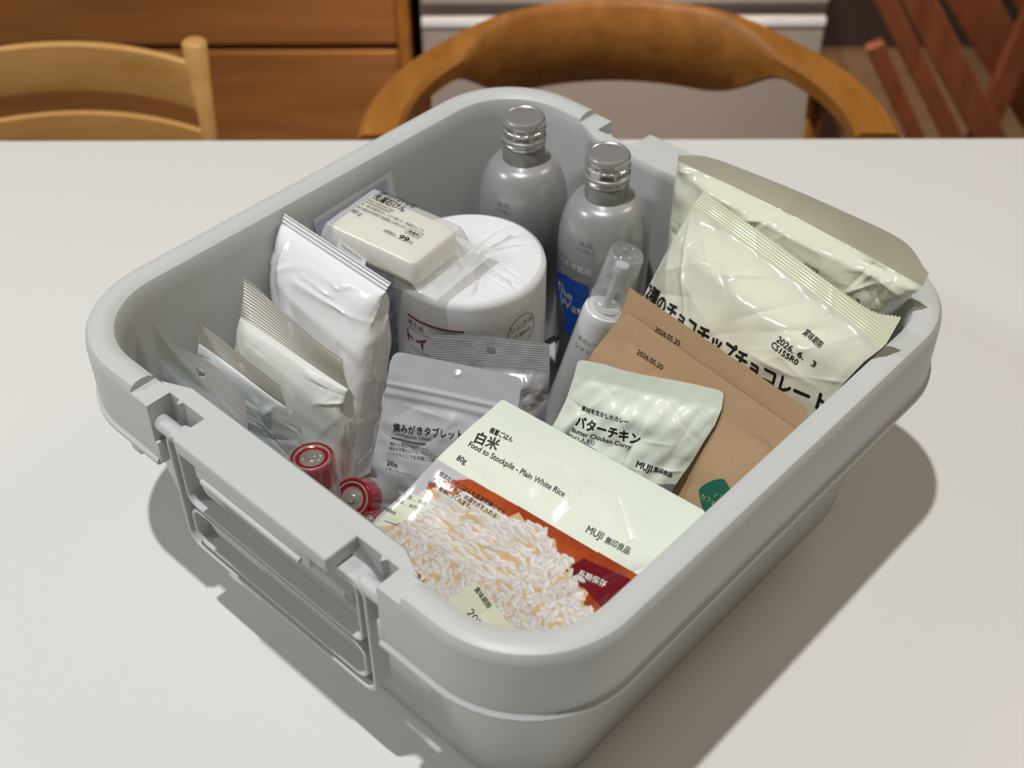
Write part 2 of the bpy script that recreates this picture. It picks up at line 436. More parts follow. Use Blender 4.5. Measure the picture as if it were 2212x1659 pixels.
for z0, z1 in ((-0.70, -0.306), (-0.280, -0.13), (-0.1, 0.04)):
    f = part('drawer_front', *boxm(-0.163, 0.573, 2.196, 2.2148, z0, z1, 0.003), M['cabwhite'], t, smooth=False)
    part('finger_ledge', *boxm(-0.163, 0.573, 2.1935, 2.1958, z1 - 0.016, z1 - 0.0005, 0.001), M['white'], t, grand=f, smooth=False)  # white colour paints in the light caught by the drawer's upturned bevel

# ladder-back chair at the left
def ladder_chair():
    t = thing('ladder_back_chair', 'light oak ladder-back dining chair at the far left side of the table', 'chair', (-0.555, 1.62, -0.72), in_crate=False)
    xr_, xl_, y = -0.387, -0.735, 1.455
    ztop = 0.045
    for x in (xr_, xl_):
        part('post', *tube([(x, y - 0.0, ztop), (x, y - 0.0, ztop - 0.003), (x * 1.0, y + 0.0, -0.30), (x, y - 0.02, -0.72)], [0.012, 0.0155, 0.0155, 0.0135], 20), M['oak'], t)
    def rail(z0, z1, rise):
        loops = []; n = 24
        for i in range(n + 1):
            u = i / n; x = xl_ + (xr_ - xl_) * u; c = 4 * u * (1 - u)
            yy = y + 0.045 * c; dz = rise * c
            loops.append([(x, yy - 0.008, z0 + dz), (x, yy - 0.009, (z0 + z1) / 2 + dz), (x, yy - 0.006, z1 + dz - 0.002), (x, yy, z1 + dz), (x, yy + 0.007, z1 + dz - 0.002), (x, yy + 0.009, z0 + dz)])
        o = part('back_rail', *loft(loops), M['oak'], t); auto_smooth(o)
    rail(-0.050, 0.013, 0.006); rail(-0.150, -0.083, 0.004)
    part('seat', *boxm(xl_ - 0.03, xr_ + 0.03, 1.06, 1.44, -0.30, -0.275, 0.008), M['oak'], t, smooth=False)
    for x in (xl_, xr_):
        part('leg', *tube([(x, 1.09, -0.3), (x, 1.09, -0.72)], 0.0155, 16), M['oak'], t)
ladder_chair()
# it faces away from the photographer's side: the posts stand next to the table edge

# round-backed armchair in the middle
def round_chair():
    t = thing('round_back_armchair', 'honey-coloured wooden armchair with a wide curved back behind the crate', 'chair', (0.138, 1.55, -0.72), in_crate=False)
    cx, cy, A, B = 0.138, 1.33, 0.292, 0.285
    path, prof = [], []
    n = 72
    for i in range(n + 1):
        th = rad(-2 + 184 * i / n); c, s = math.cos(th), math.sin(th)
        p = Vector((cx + A * c, cy + B * s, 0)); r = Vector((c / A, s / B, 0)).normalized()
        k = smooth01(np.array([(abs(s) - 0.62) / 0.3]))[0]        # 1 at the back, 0 at the arms
        hgt = 0.030 + (0.116 - 0.030) * k; wid = 0.052 + (0.022 - 0.052) * k
        path.append((p, r, Vector((0, 0, 1)))); prof.append((wid, hgt, k))
    def pf(i):
        w, h, k = prof[i]; e = 0.006; lean = 0.018 * k; z1 = -0.004 + 0.020 * k
        pts = [(-w / 2 + e, z1), (-w / 2, z1 - e), (-w / 2 - lean * 0.5, z1 - h * 0.5), (-w / 2 - lean * 0, z1 - h + e), (-w / 2 + e, z1 - h), (w / 2 - e, z1 - h), (w / 2, z1 - h + e), (w / 2 - lean * .3, z1 - h * 0.5), (w / 2, z1 - e), (w / 2 - e, z1)]
        return pts
    third = [0, 16, 56, n]
    for a, b in zip(third[:-1], third[1:]):
        V, F = sweep(path[a:b + 1], lambda i, a=a: pf(i + a))
        o = part('back_rail' if a == 16 else 'arm_rail', V, F, M['teak'], t); auto_smooth(o, 40)
    for sx in (-1, 1):
        for th, yy in ((30, 0), ):
            c, s = math.cos(rad(th)), math.sin(rad(th))
            x = cx + sx * A * c; y = cy + B * s
            part('leg', *tube([(x, y, -0.035), (x - sx * 0.005, y - 0.01, -0.3), (x, y + 0.0, -0.72)], [0.013, 0.018, 0.012], 16), M['teak'], t)
        part('leg', *tube([(cx + sx * 0.21, 1.19, -0.30), (cx + sx * 0.22, 1.17, -0.72)], [0.017, 0.012], 16), M['teak'], t)
    part('seat', *boxm(cx - 0.24, cx + 0.24, 1.14, 1.60, -0.30, -0.27, 0.012), M['seatfab'], t, smooth=False)
round_chair()

# folded wooden slatted furniture leaning at the right
def folding(name, label, boards, y, base):
    t = thing(name, label, 'folding chair', base, in_crate=False)
    for (x0, z0, x1, z1, w, kind) in boards:
        d = np.array([x1 - x0, 0, z1 - z0]); L_ = np.linalg.norm(d); d /= L_; nn = np.array([-d[2], 0, d[0]])
        V, F = boxm(-w / 2, w / 2, -0.012, 0.012, 0, L_, 0.004)
        P = np.array([x0, y + (0.026 if kind == 'brace' else 0.0), z0]) + V[:, :1] * nn + V[:, 1:2] * np.array([0, 1, 0]) + V[:, 2:] * d
        part(kind, P, F, M['redwood'], t, smooth=False)
# slats fan from upper left to lower right (world x, height relative to the table top)
def ext(xa, za, xb, zb, z0, z1):
    k = (xb - xa) / (zb - za); return (xa + k * (z0 - za), z0, xa + k * (z1 - za), z1)
folding('folding_chair', 'reddish brown folded slatted wooden chair leaning just right of the grey cabinet', [
    ext(0.594, -0.226, 0.700, -0.406, -0.70, -0.226) + (0.030, 'slat'), ext(0.598, -0.149, 0.764, -0.406, -0.70, -0.02) + (0.033, 'slat'),
    ext(0.650, -0.149, 0.828, -0.406, -0.70, 0.0) + (0.050, 'slat'), ext(0.819, -0.434, 0.846, -0.247, -0.70, 0.0) + (0.041, 'brace')], 1.95, (0.8, 1.95, -0.72))
folding('folding_chair', 'second reddish brown folded slatted wooden chair at the very right edge of the picture', [
    ext(0.705, -0.149, 0.831, -0.307, -0.66, 0.02) + (0.028, 'slat'), ext(0.750, -0.149, 0.874, -0.307, -0.66, 0.05) + (0.049, 'slat'),
    ext(0.83, -0.149, 0.95, -0.307, -0.66, 0.05) + (0.045, 'slat'), ext(1.10, -0.434, 1.13, -0.247, -0.70, 0.0) + (0.041, 'brace')], 2.03, (1.0, 2.03, -0.72))

# ------------------------------------------------------------ the storage crate
def crate():
    t = thing('storage_crate', 'open pale grey plastic storage crate filled with emergency supplies on the white table', 'storage box', (0, 0, 0))
    LO = [(.203, .207, .052, 0.0003), (.2055, .2095, .055, .0025), (.2235, .2275, .066, .145), (.2415, .2455, .078, .147), (.2455, .2495, .0815, .1475), (.2472, .2512, .083, .1485), (.2472, .2512, .083, .1515), (.2456, .2496, .0815, .1528), (.2448, .2488, .081, .154),
          (.2446, .2486, .081, .200), (.2438, .2478, .080, .2045), (.2415, .2455, .078, .2080), (.238, .242, .0745, .2095), (.233, .237, .070, .2100), (.228, .232, .066, .2090), (.2238, .2280, .062, .2062), (.2218, .2262, .060, .2015),
          (.2205, .2250, .059, .190), (.2030, .2065, .048, .016), (.1980, .2015, .043, .0115), (.190, .193, .036, .0105)]
    V, F = loft([rrect(a, b, r, z, 14) for a, b, r, z in LO])
    me = bpy.data.meshes.new('body'); me.from_pydata([tuple(v) for v in V], [], F)
    o = bpy.data.objects.new('body', me); COL.objects.link(o)
    cutters = []
    for sy in (-1, 1):
        cutters.append(boxm(-.1145, .1145, min(sy * .229, sy * .27), max(sy * .229, sy * .27), .1, .3))
        cutters.append(boxm(-.134, .134, min(sy * .2262, sy * .27), max(sy * .2262, sy * .27), .2035, .3))
        cutters.append(boxm(-.134, .134, min(sy * .19, sy * .27), max(sy * .19, sy * .27), .2035, .3))
    for V, F in cutters:
        cm = bpy.data.meshes.new('c'); cm.from_pydata([tuple(v) for v in V], [], F); co = bpy.data.objects.new('c', cm); COL.objects.link(co)
        m = o.modifiers.new('b', 'BOOLEAN'); m.object = co; m.operation = 'DIFFERENCE'; m.solver = 'EXACT'
        dg = bpy.context.evaluated_depsgraph_get(); nm = bpy.data.meshes.new_from_object(o.evaluated_get(dg))
        o.modifiers.clear(); o.data = nm; bpy.data.objects.remove(co)
    V = [v.co[:] for v in o.data.vertices]; F = [tuple(p.vertices) for p in o.data.polygons]; bpy.data.objects.remove(o)
    pieces = [(np.array(V), F)]
    for sy in (-1, 1):
        # thickened inner wall behind the handle recess, and its V stiffeners
        pr = [(-.128, .2262), (-.106, .2135), (.106, .2135), (.128, .2262), (.1125, .2285), (-.1125, .2285)]
        bot = [(x * .92, .2057 if y < .214 else .209 if y > .227 else .2066) for x, y in pr]
        loops = [[(x, sy * y, .016) for x, y in bot], [(x, sy * y, .196) for x, y in pr], [(x, sy * (y + (.0008 if y < .214 else 0)), .2015) for x, y in pr], [(x, sy * (y + (.003 if y < .214 else 0)), .2037) for x, y in pr]]
        if sy < 0: loops = [l[::-1] for l in loops]
        pieces.append(loft(loops))
        for sx in (-1, 1):
            pieces.append(loft([[(sx * .104, sy * .2285, .2032), (sx * .099, sy * .2285, .2032), (sx * .1015, sy * .2330, .2032)], [(sx * .104, sy * .2285, .165), (sx * .099, sy * .2285, .165), (sx * .1015, sy * .2290, .165)]]))
            # hooked lip that carries the hinge pin
            pieces.append(boxm(sx * .1155 - .004, sx * .1155 + .001 + .003, min(sy * .2405, sy * .249), max(sy * .2405, sy * .249), .150, .170, .0015))
            # little tab under the skirt
            pieces.append(boxm(sx * .150 - .006, sx * .150 + .006, min(sy * .240, sy * .2475), max(sy * .240, sy * .2475), .134, .1475, .002))
            # round boss on the wall
            pieces.append(lathe([(.0001, 0), (.0055, .001), (.0062, .003), (.0062, .012)][::-1], 20, (0, sy, 0), (sx * .062, sy * .218, .128)))
    body = part('body', *join(*pieces), M['crate'], t); auto_smooth(body, 30)
    for sy in (-1, 1):
        pl = [boxm(-.0768, .0768, min(sy * .2275, sy * .2552), max(sy * .2275, sy * .2552), .1905, .2036, .0022, 3),
              boxm(-.058, .058, min(sy * .2330, sy * .2545), max(sy * .2330, sy * .2545), .178, .194, .0018, 2),
              tube([(-.050, sy * .2550, .1812), (.050, sy * .2550, .1812)], .0023, 12)]
        o = part('grip_plate', *join(*pl), M['crate'], t); auto_smooth(o, 30)
        # swinging lock frame hanging under the grip plate
        def ring(x0, x1, z0, z1, r, th, y0, y1):
            n = 8
            def lp(d):
                P = []
                for cx_, cz_, a0 in ((x1 - r, z1 - r, 0), (x0 + r, z1 - r, PI / 2), (x0 + r, z0 + r, PI), (x1 - r, z0 + r, 3 * PI / 2)):
                    for k in range(n + 1):
                        a = a0 + PI / 2 * k / n; rr = max(r - d, 0.0005); P.append((cx_ + rr * math.cos(a), cz_ + rr * math.sin(a)))
                return P
            A_, B_ = lp(0), lp(th); m_ = len(A_); e = .0006
            loops = []
            for pts, y in ((A_, y0 + e), (lp(e), y0), (lp(th - e), y0), (B_, y0 + e), (B_, y1 - e), (lp(th - e), y1), (lp(e), y1), (A_, y1 - e)):
                loops.append([(x, sy * y, z) for x, z in pts])
            V, F = loft(loops, False, False); k = len(V) // m_
            F += [((k - 1) * m_ + i, (k - 1) * m_ + (i + 1) % m_, (i + 1) % m_, i) for i in range(m_)]
            return V, F
        fr = [ring(-.1015, .1015, .074, .1905, .014, .0028, .2335, .2475),
              ring(-.0925, .0925, .0815, .1195, .012, .0024, .2345, .2465),
              ring(-.0925, .0925, .1225, .1890, .010, .0024, .2345, .2465)]
        for x0, x1 in ((-.117, -.0765), (.0765, .117)):
            fr.append(tube([(x0, sy * .2405, .1835), (x1, sy * .2405, .1835)], .0062, 24))
        o = part('locking_handle', *join(*fr), M['crate'], t); auto_smooth(o, 30)
    return t
crate()


# ------------------------------------------------------------ bottles
def bottle(name, label, x, y, ztop, lean=(0, 0), full=True):
    z0 = .0125; H = ztop - z0
    t = thing(name, label, 'bottle', (x, y, z0), 'aluminium water bottles')
    R = .0392
    pr = [(.030, 0), (.0355, .002), (R, .007), (R, H - .092)]
    for k in range(1, 15):
        a = PI / 2 * k / 15; pr.append((.0196 + (R - .0196) * math.cos(a) ** .9, H - .092 + .050 * math.sin(a)))
    pr += [(.0190, H - .041), (.0178, H - .0405), (.0178, H - .0400)]
    V, F = lathe(pr, 72, origin=(x, y, z0)); o = part('body', V, F, M['bottle'], t); auto_smooth(o, 40)
    V, F = lathe([(.0184, H - .0425), (.0184, H - .0270), (.0178, H - .0262), (.0168, H - .025)], 56, origin=(x, y, z0)); auto_smooth(part('neck', V, F, M['neck'], t), 40)
    cp = [(.0180, -.0262), (.0186, -.0256), (.0186, -.0230), (.0178, -.0222), (.0178, -.0210), (.0190, -.0202), (.0194, -.0190), (.0190, -.0178), (.0176, -.0172), (.0176, -.0120), (.0188, -.0112), (.0188, -.0102), (.0178, -.0094),
          (.0176, -.0065), (.0183, -.0058), (.0184, -.0042), (.0179, -.0018), (.0168, -.0004), (.0150, 0), (.0140, -.0006), (.0001, -.0006)]
    V, F = lathe([(r, z + H) for r, z in cp], 72, origin=(x, y, z0))
    V = np.array(V); rr = np.hypot(V[:, 0] - x, V[:, 1] - y); zz = V[:, 2] - z0 - H; aa = np.arctan2(V[:, 1] - y, V[:, 0] - x)
    kn = (zz > -.0095) & (zz < -.0062); V[kn, 0] += np.cos(aa[kn]) * .0004 * np.sign(np.sin(aa[kn] * 36)); V[kn, 1] += np.sin(aa[kn]) * .0004 * np.sign(np.sin(aa[kn] * 36))
    cap = part('cap', V, F, M['alu'], t); auto_smooth(cap, 30)
    def wrap(items, R_, zref, phi0, material, nm, grand=None, dome=False):
        V, F = join(*[(np.concatenate([v, np.zeros((len(v), 1))], 1), f) for v, f in items if len(v)])
        a = rad(phi0) + V[:, 0] / 1000 / R_; z = zref - V[:, 1] / 1000
        r = np.full(len(V), R_ + .0003)
        if dome:
            zc = np.clip((z - (ztop - .092)) / .050, 0, .999); r = np.where(z > ztop - .092, .0196 + (R - .0196) * (1 - zc ** 2) ** .45 + .0004, R + .0004)
        P = np.stack([x + r * np.cos(a), y + r * np.sin(a), z], 1)
        part(nm, P, F, material, t, grand=grand)
    # the camera sees the side that faces crate direction about -128 degrees
    wrap([text2d('OPEN', -8, 0, 12, 0, 4.4, .02), line2d((6.5, -2.2), (14.5, -2.2), .6)], .0177, ztop - .0165, -47, M['black'], 'cap_lettering', cap)
    wrap([text2d('26.02', -24, 0, 12, 0, 5.5, -.01), text2d('1117B 4', -25, 6, 14, 0, 5, -.01)], .0365, ztop - .070, -47, M['greyink'], 'date_stamp', dome=True)
    wrap([text2d('災害備蓄用', -48, 0, 36, 0, 7.5, .02)], R, ztop - .097, -47, M['paleink'], 'lettering')
    wrap([shape2d([(-39, 0), (-14, 0), (-14, 11), (8, 11), (8, 36), (-14, 36), (-14, 62), (-39, 62), (-39, 36), (-62, 36), (-62, 11), (-39, 11)], 3)], R, ztop - .108, -47, M['blueink'], 'blue_cross')
    wrap([text2d('The', -54, 23, 25, 0, 13, .02), text2d('Water', -46, 34, 40, 0, 13, .02)], R + .0002, ztop - .108, -47, M['paleink'], 'lettering')
    return t
bottle('water_bottle', 'grey aluminium water bottle with blue cross, directly behind the spray bottle', -.0500, .1635, .2395)
bottle('water_bottle', 'grey aluminium water bottle in the back corner, behind the toilet roll', -.1385, .1590, .2395)

# ------------------------------------------------------------ spray bottle, leaning
def spray():
    base = np.array((-.020, .0775, .0185)); top = np.array((.014, .112, .200)); ax = (top - base); Lh = np.linalg.norm(ax); ax /= Lh
    t = thing('spray_bottle', 'slim white dry shampoo spray bottle with a clear overcap', 'bottle', tuple(base))
    H = Lh
    V, F = lathe([(.012, 0), (.0160, .0015), (.0172, .004), (.0176, H - .066), (.0174, H - .062), (.0166, H - .0585), (.0145, H - .057), (.0115, H - .0565), (.0115, H - .055)], 56, ax, base)
    auto_smooth(part('body', V, F, M['spray'], t), 35)
    V, F = lathe([(.0150, H - .0575), (.0155, H - .0570), (.0155, H - .0455), (.0142, H - .0445), (.0095, H - .044), (.0095, H - .035), (.0045, H - .034), (.0045, H - .022), (.0072, H - .0215), (.0072, H - .0105), (.0062, H - .009), (.0001, H - .0088)], 48, ax, base)
    auto_smooth(part('pump', V, F, M['frost'], t), 35)
    V, F = lathe([(.0032, H - .054), (.0032, H - .020), (.0055, H - .018), (.0055, H - .0125), (.0001, H - .012)], 32, ax, base)
    auto_smooth(part('pump_stem', V, F, M['pump'], t), 35)
    V, F = lathe([(.0150, H - .045), (.0146, H - .003), (.0136, H - .0006), (.0124, H - .0003), (.0120, H - .0015), (.0131, H - .003), (.0136, H - .006), (.0140, H - .045), (.0150, H - .045)], 56, ax, base)
    o = part('overcap', V, F[:-2] if len(F[-1]) > 10 else F, M['frost'], t); auto_smooth(o, 35)
    V, F = lathe([(.0001, H - .0006), (.0124, H - .0006), (.0124, H - .0012), (.0001, H - .0012)], 40, ax, base); part('overcap_top', V, F, M['clear'], t)
    # lettering wrapped on the leaning body
    q = np.array(Vector((0, 0, 1)).rotation_difference(Vector(ax)).to_matrix())
    V, F = join(*[(np.concatenate([v, np.zeros((len(v), 1))], 1), f) for v, f in [text2d('水のいらない', -14, 0, 31, 0, 5.6, .0), text2d('シャンプー', -14, 8, 26, 0, 5.6, .0)]])
    a = rad(-60) + V[:, 0] / 1000 / .0176; P = np.stack([.0178 * np.cos(a), .0178 * np.sin(a), (H - .086) - V[:, 1] / 1000], 1) @ q.T + base
    part('lettering', P, F, M['greyink'], t)
spray()

# ------------------------------------------------------------ toilet roll in printed paper
def roll():
    x, y, zt, R = -.1010, .0520, .1700, .0632
    t = thing('toilet_roll', 'paper-wrapped toilet roll with red print standing beneath the bar of soap', 'toilet roll', (x, y, .0125))
    rs = np.random.RandomState(4); n = 220; V, F = [], []
    prof = [(R - .003, .0125), (R, .016), (R, .05), (R, .10), (R, .14), (R, zt - .006), (R - .0012, zt - .0018), (R - .0045, zt)]
    for r, z in prof:
        for k in range(n):
            a = 2 * PI * k / n; V.append((x + r * math.cos(a) * (1 + .002 * math.sin(3 * a)), y + r * math.sin(a), z))
    m = len(prof)
    for i in range(m - 1):
        for k in range(n): F.append((i * n + k, i * n + (k + 1) % n, (i + 1) * n + (k + 1) % n, (i + 1) * n + k))
    F.append(tuple(range(n - 1, -1, -1)))
    auto_smooth(part('wrapper', V, F, M['tissue'], t), 60)
    # gathered end: pleats running in to the tucked core
    V, F = [], []; rings = 26; n = 360; N = 17; offs = np.sort(rs.uniform(0, 2 * PI, N)); am = rs.uniform(.5, 1.3, N); sk = rs.uniform(-.5, .9, N)
    for i in range(rings):
        u = i / (rings - 1); r = (R - .0045) * (1 - u) + .006 * u
        for k in range(n):
            a = 2 * PI * k / n
            p = 0
            for o_, a_, s_ in zip(offs, am, sk):
                d = (a - o_ - s_ * u + PI) % (2 * PI) - PI; p += a_ * (math.exp(-abs(d) / .035) - .6 * math.exp(-((d - .07) / .06) ** 2))
            e = min(1, u * 3) * (1 - .3 * u)
            z = zt + .0030 * p * e - .0040 * u ** 1.5 + .0006 * math.sin(5 * a + 1) * e - (.010 * max(0, (u - .86) / .14) ** 1.5)
            V.append((x + r * math.cos(a), y + r * math.sin(a), z))
    for i in range(rings - 1):
        for k in range(n): F.append((i * n + k, i * n + (k + 1) % n, (i + 1) * n + (k + 1) % n, (i + 1) * n + k))
    F.append(tuple((rings - 1) * n + k for k in range(n)))
    auto_smooth(part('pleated_end', V, F, M['tissue'], t), 25)
    def wrap(items, nm, material, phi, lift=.0003):
        V, F = join(*[(np.concatenate([v, np.zeros((len(v), 1))], 1), f) for v, f in items if len(v)])
        a = rad(phi) + V[:, 0] / 1000 / R; z = zt - V[:, 1] / 1000
        part(nm, np.stack([x + (R + lift) * np.cos(a), y + (R + lift) * np.sin(a), z], 1), F, material, t)
    circ = lambda cx, cy, r: [(cx + r * .92 * math.cos(k * PI / 24), cy + r * math.sin(k * PI / 24)) for k in range(48)]
    ringl = []
    P_ = circ(42, 39, 15.5)
    for k in range(48): ringl.append(line2d(P_[k], P_[(k + 1) % 48], .6))
    wrap(ringl + [text2d('シングル', 29.5, 37, 25, -4, 7.6, .0), text2d('(130m)', 33, 45, 18, -3, 6, .0),
         line2d((-62, 27), (-9, 27), 1.9), text2d('再生紙', -62, 36.5, 18, 0, 6.6, .0), line2d((-62, 40), (-9, 40), .6), text2d('トイレット', -65, 55, 66, 0, 14, .03), line2d((-62, 60), (30, 60), .5)], 'red_print', M['redink'], -42)
roll()

# ------------------------------------------------------------ soap in a frosted bag, lying on the roll and leaning on the wipes
def soap():
    O = np.array((-.1871, -.0229, .200)); a = rad(6.75); ex = np.array((math.cos(a), math.sin(a), 0)); ey = np.array((-math.sin(a), math.cos(a), 0)); ez = np.array((0, 0, 1.))
    t = thing('bagged_soap', 'cream bar of laundry soap in a frosted clear bag on the toilet roll', 'soap', tuple(O + ex * .045 + ey * .03 - ez * .0262))
    tf = lambda V: O + (np.asarray(V)[:, :1] * ex + np.asarray(V)[:, 1:2] * ey + np.asarray(V)[:, 2:] * ez)
    V, F = loft([rrect(.0425, .0260, .006, z, 6, .0435, .032) if 0 else rrect(.0445 - d, .0285 - d, .007, z, 6, .0440, .0310) for d, z in ((.003, -.0260), (.0008, -.0245), (0, -.021), (0, -.006), (.001, -.003), (.004, -.001))])
    part('soap_bar', tf(V), F, M['soap'], t)
    # the bag: an upper sheet draped over the bar, a lower sheet, and a rear seal
    nx, ny = 90, 64; xs = np.linspace(-.012, .116, nx); ys = np.linspace(-.005, .074, ny); X, Y = np.meshgrid(xs, ys)
    dx = np.maximum(np.abs(X - .044) - .0445, 0); dy = np.maximum(np.abs(Y - .031) - .0285, 0); d = np.hypot(dx, dy)
    cr = Creases(11, 26, 130, 86, .9, 1.6, 22, fbm=.4, fscale=18)
    Zc = cr((X + .016) * 1000, (Y + .012) * 1000) / 1000
    out = smooth01(d / .004)
    Z = .0006 - .0215 * smooth01(d / .013) - .003 * smooth01(d / .03) + Zc * out * .9 + .0004 * (1 - out)
    Z = np.where(X > .09, Z + .004 * smooth01((X - .09) / .02), Z)
    sk = .12; Xs = X + sk * (Y - .03) * 0
    V = np.stack([Xs.ravel(), Y.ravel(), Z.ravel()], 1); F = [(j * nx + i, j * nx + i + 1, (j + 1) * nx + i + 1, (j + 1) * nx + i) for j in range(ny - 1) for i in range(nx - 1)]
    bag = part('bag', tf(V), F, M['bagmilk'], t)
    Zb = np.full_like(Z, -.0268); Zb = np.minimum(Zb, Z - .0006)
    V = np.stack([Xs.ravel(), Y.ravel(), Zb.ravel()], 1)
    part('bag_underside', tf(V), [f[::-1] for f in F], M['clear'], t)
    def pr(items, material, nm):
        V, F = join(*[(np.concatenate([v, np.zeros((len(v), 1))], 1), f) for v, f in items if len(v)])
        V = V / 1000; V[:, 1] *= -1; V[:, 2] = .00135 - .0010 * smooth01((V[:, 1] - .0585) / .010) * 4.2
        part(nm, tf(V), F, material, t)
    T = text2d
    bx = [(58.8, -34.2), (72.5, -34.2), (72.5, -27.4), (58.8, -27.4)]
    pr([T('部分汚れ用', 7, -58.0, 36, 0, 9.0, .02), T('洗濯石けん', 6, -48.6, 34, 0, 9.0, .02), T('Stain remover bar', 5.5, -43.6, 28, 0, 4.2, .005), line2d((5, -41.6), (32, -41.6), .8), T('襟、袖の皮脂汚れをしっかり落とす。洗濯石けんです。', 5, -36.2, 66, 0, 3.8, .005),
        T('蛍光増白剤不使用で色柄物にも使えます。', 5, -31.0, 52, 0, 3.8, .005), T('80 g', 5, -24.0, 10.5, 0, 6, .0), T('無香料', 60.3, -29.2, 10.7, 0, 4, .015), T('消費税込', 43, -18.6, 13.5, 0, 4, -.005), T('99', 58.5, -18.0, 9.5, 0, 8.6, .02), T('円', 69.3, -18.0, 3.6, 0, 4, .0)]
       + [line2d(bx[i], bx[(i + 1) % 4], .4) for i in range(4)], M['black'], 'black_print')
soap()

# blue-lined packet standing against the left wall behind the soap
def blue_packet():
    t = thing('blue_packet', 'blue packet in a clear sleeve between the soap and the left crate wall', 'packet', (-.206, .030, .0125))
    ex = np.array((0.02, 1.0, 0)); ex /= np.linalg.norm(ex)
    f = Film((-.2150, -.012, .182), (93, 81, 0), [(0, 0), (0, 150)], [(84, 0), (84, 150)], 150, seal=8, bulge=2, crease=Creases(5, 10, 84, 160, .5, 3, 30))
    V, F, _, _ = f.mesh(res=3); part('blue_sheet', V, F, M['bluefilm'], t)
    f2 = Film((-.2125, -.016, .189), (93, 81, 0), [(0, 0), (0, 158)], [(92, 0), (92, 158)], 158, seal=8, bulge=2.5, crease=Creases(6, 24, 92, 166, .8, 2, 25))
    V, F, _, _ = f2.mesh(res=2); part('clear_sleeve', V, F, M['bagmilk'], t)
blue_packet()

# ------------------------------------------------------------ pillow packs (a ribbed header over a full body)
def pack(name, label, cat, O, abc, left, right, h, seal, thick, body_mat, seal_mat, seed, ribs, hole=None, jag=0.0, curl=None, amp=1.2, flap=None, corner=.35, top=(0, 0), group=None, edge=None, bodyw=(0, 0), grow=45.0):
    f = Film(O, abc, left, right, h, top=top, seal=seal, bulge=0, curl=curl, ribs=ribs, crease=Creases(seed, 14, right[0][0], h, .35, 4, 40, fbm=.3))
    pb = f.P(np.array([right[0][0] / 2]), np.array([h]))[0]
    t = thing(name, label, cat, (pb[0], pb[1], max(pb[2] - thick / 2200, .0125)), group)
    V, F, X, Y = f.mesh(res=.6 if hole else 1.1, y1=seal, rres=ribs[0] / 7 if ribs else None, hole=hole, jag=jag)
    part('ribbed_header' if ribs else 'header', V, F, seal_mat, t)
    cr = Creases(seed + 50, 64, right[0][0], h, amp, 1.7, 26, fbm=amp * .35, fscale=34); n = 150
    ys = np.concatenate([np.linspace(seal - .6, seal + 25, 30), np.linspace(seal + 26, h, 50)])
    loops = []
    for y in ys:
        g = math.sqrt(max(0., 1 - (1 - min(1, (y - seal + .6) / grow)) ** 2)); T = max(.4, thick * g); e = min(1, (y - seal) / 20)
        a, b = float(f.xl(y)) - bodyw[0] * e, float(f.xr(y)) + bodyw[1] * e
        cx_, hw = (a + b) / 2, (b - a) / 2 * (1 - .06 * (1 - abs(2 * min(1, (y - seal) / 40) - 1)))
        L = []
        for k in range(n):
            q = 2 * PI * k / n; c, s_ = math.cos(q), math.sin(q)
            px = cx_ + hw * math.copysign(abs(c) ** corner, c); pz = T / 2 * math.copysign(abs(s_) ** (corner + .12), s_)
            L.append((px, y, pz))
        loops.append(L)
    V, F = loft(loops, False, True); X, Y, Z = V[:, 0], V[:, 1], V[:, 2]
    m = np.clip((Y - seal) / 10, 0, 1) * np.clip((h - Y) / 8, 0, 1)
    w = cr(X + np.abs(Z) * .6, Y) * m; Z2 = Z + np.sign(Z) * w; cx_ = (f.xl(Y) + f.xr(Y)) / 2; hw = (f.xr(Y) - f.xl(Y)) / 2
    edge_ = np.clip((np.abs(X - cx_) / hw - .85) / .15, 0, 1); wx = cr(Z * 1.7 + 40, Y * 1.1) * m * edge_ * .5
    X2 = X + np.sign(X - cx_) * wx
    if curl is not None: Z2 = Z2 + curl(X, Y) * np.clip(1 - (Y - seal) / 30, 0, 1)
    P = f.O + (X2[:, None] * f.ex + Y[:, None] * f.dn + Z2[:, None] * f.n) / 1000
    P[:, 2] = np.maximum(P[:, 2], .0125)
    body = part('body', P, F, body_mat, t); auto_smooth(body, 50)
    return t, f, body
t, f, b = pack('tissue_pack', 'large glossy white soft pack with a folded top seam, in front of the soap', 'pouch', (-.2172, -.0402, .2055), (-1.69, 75, 0), [(0, -1), (-2, 10), (-2, 40), (15, 90), (24, 190)], [(128.5, 0), (124, 10), (124, 40), (124, 190)], 185, 11, 40, M['white'], M['white'], 21, (3.4, .6), amp=1.5, jag=.3, grow=60, bodyw=(0, 3))
part('bar_slip', f.P(*[np.array(q, float) for q in ([62, 96, 96, 62], [-6, -3.5, 4, 2])], -3), [(0, 1, 2, 3)], M['white'], t, smooth=False)
V_, F_ = text2d('STEARIC/PALM', 68, -2.0, 24, 2, 2.4, .01)
part('black_print', f.P(V_[:, 0], V_[:, 1], -1.6), F_, M['black'], t)

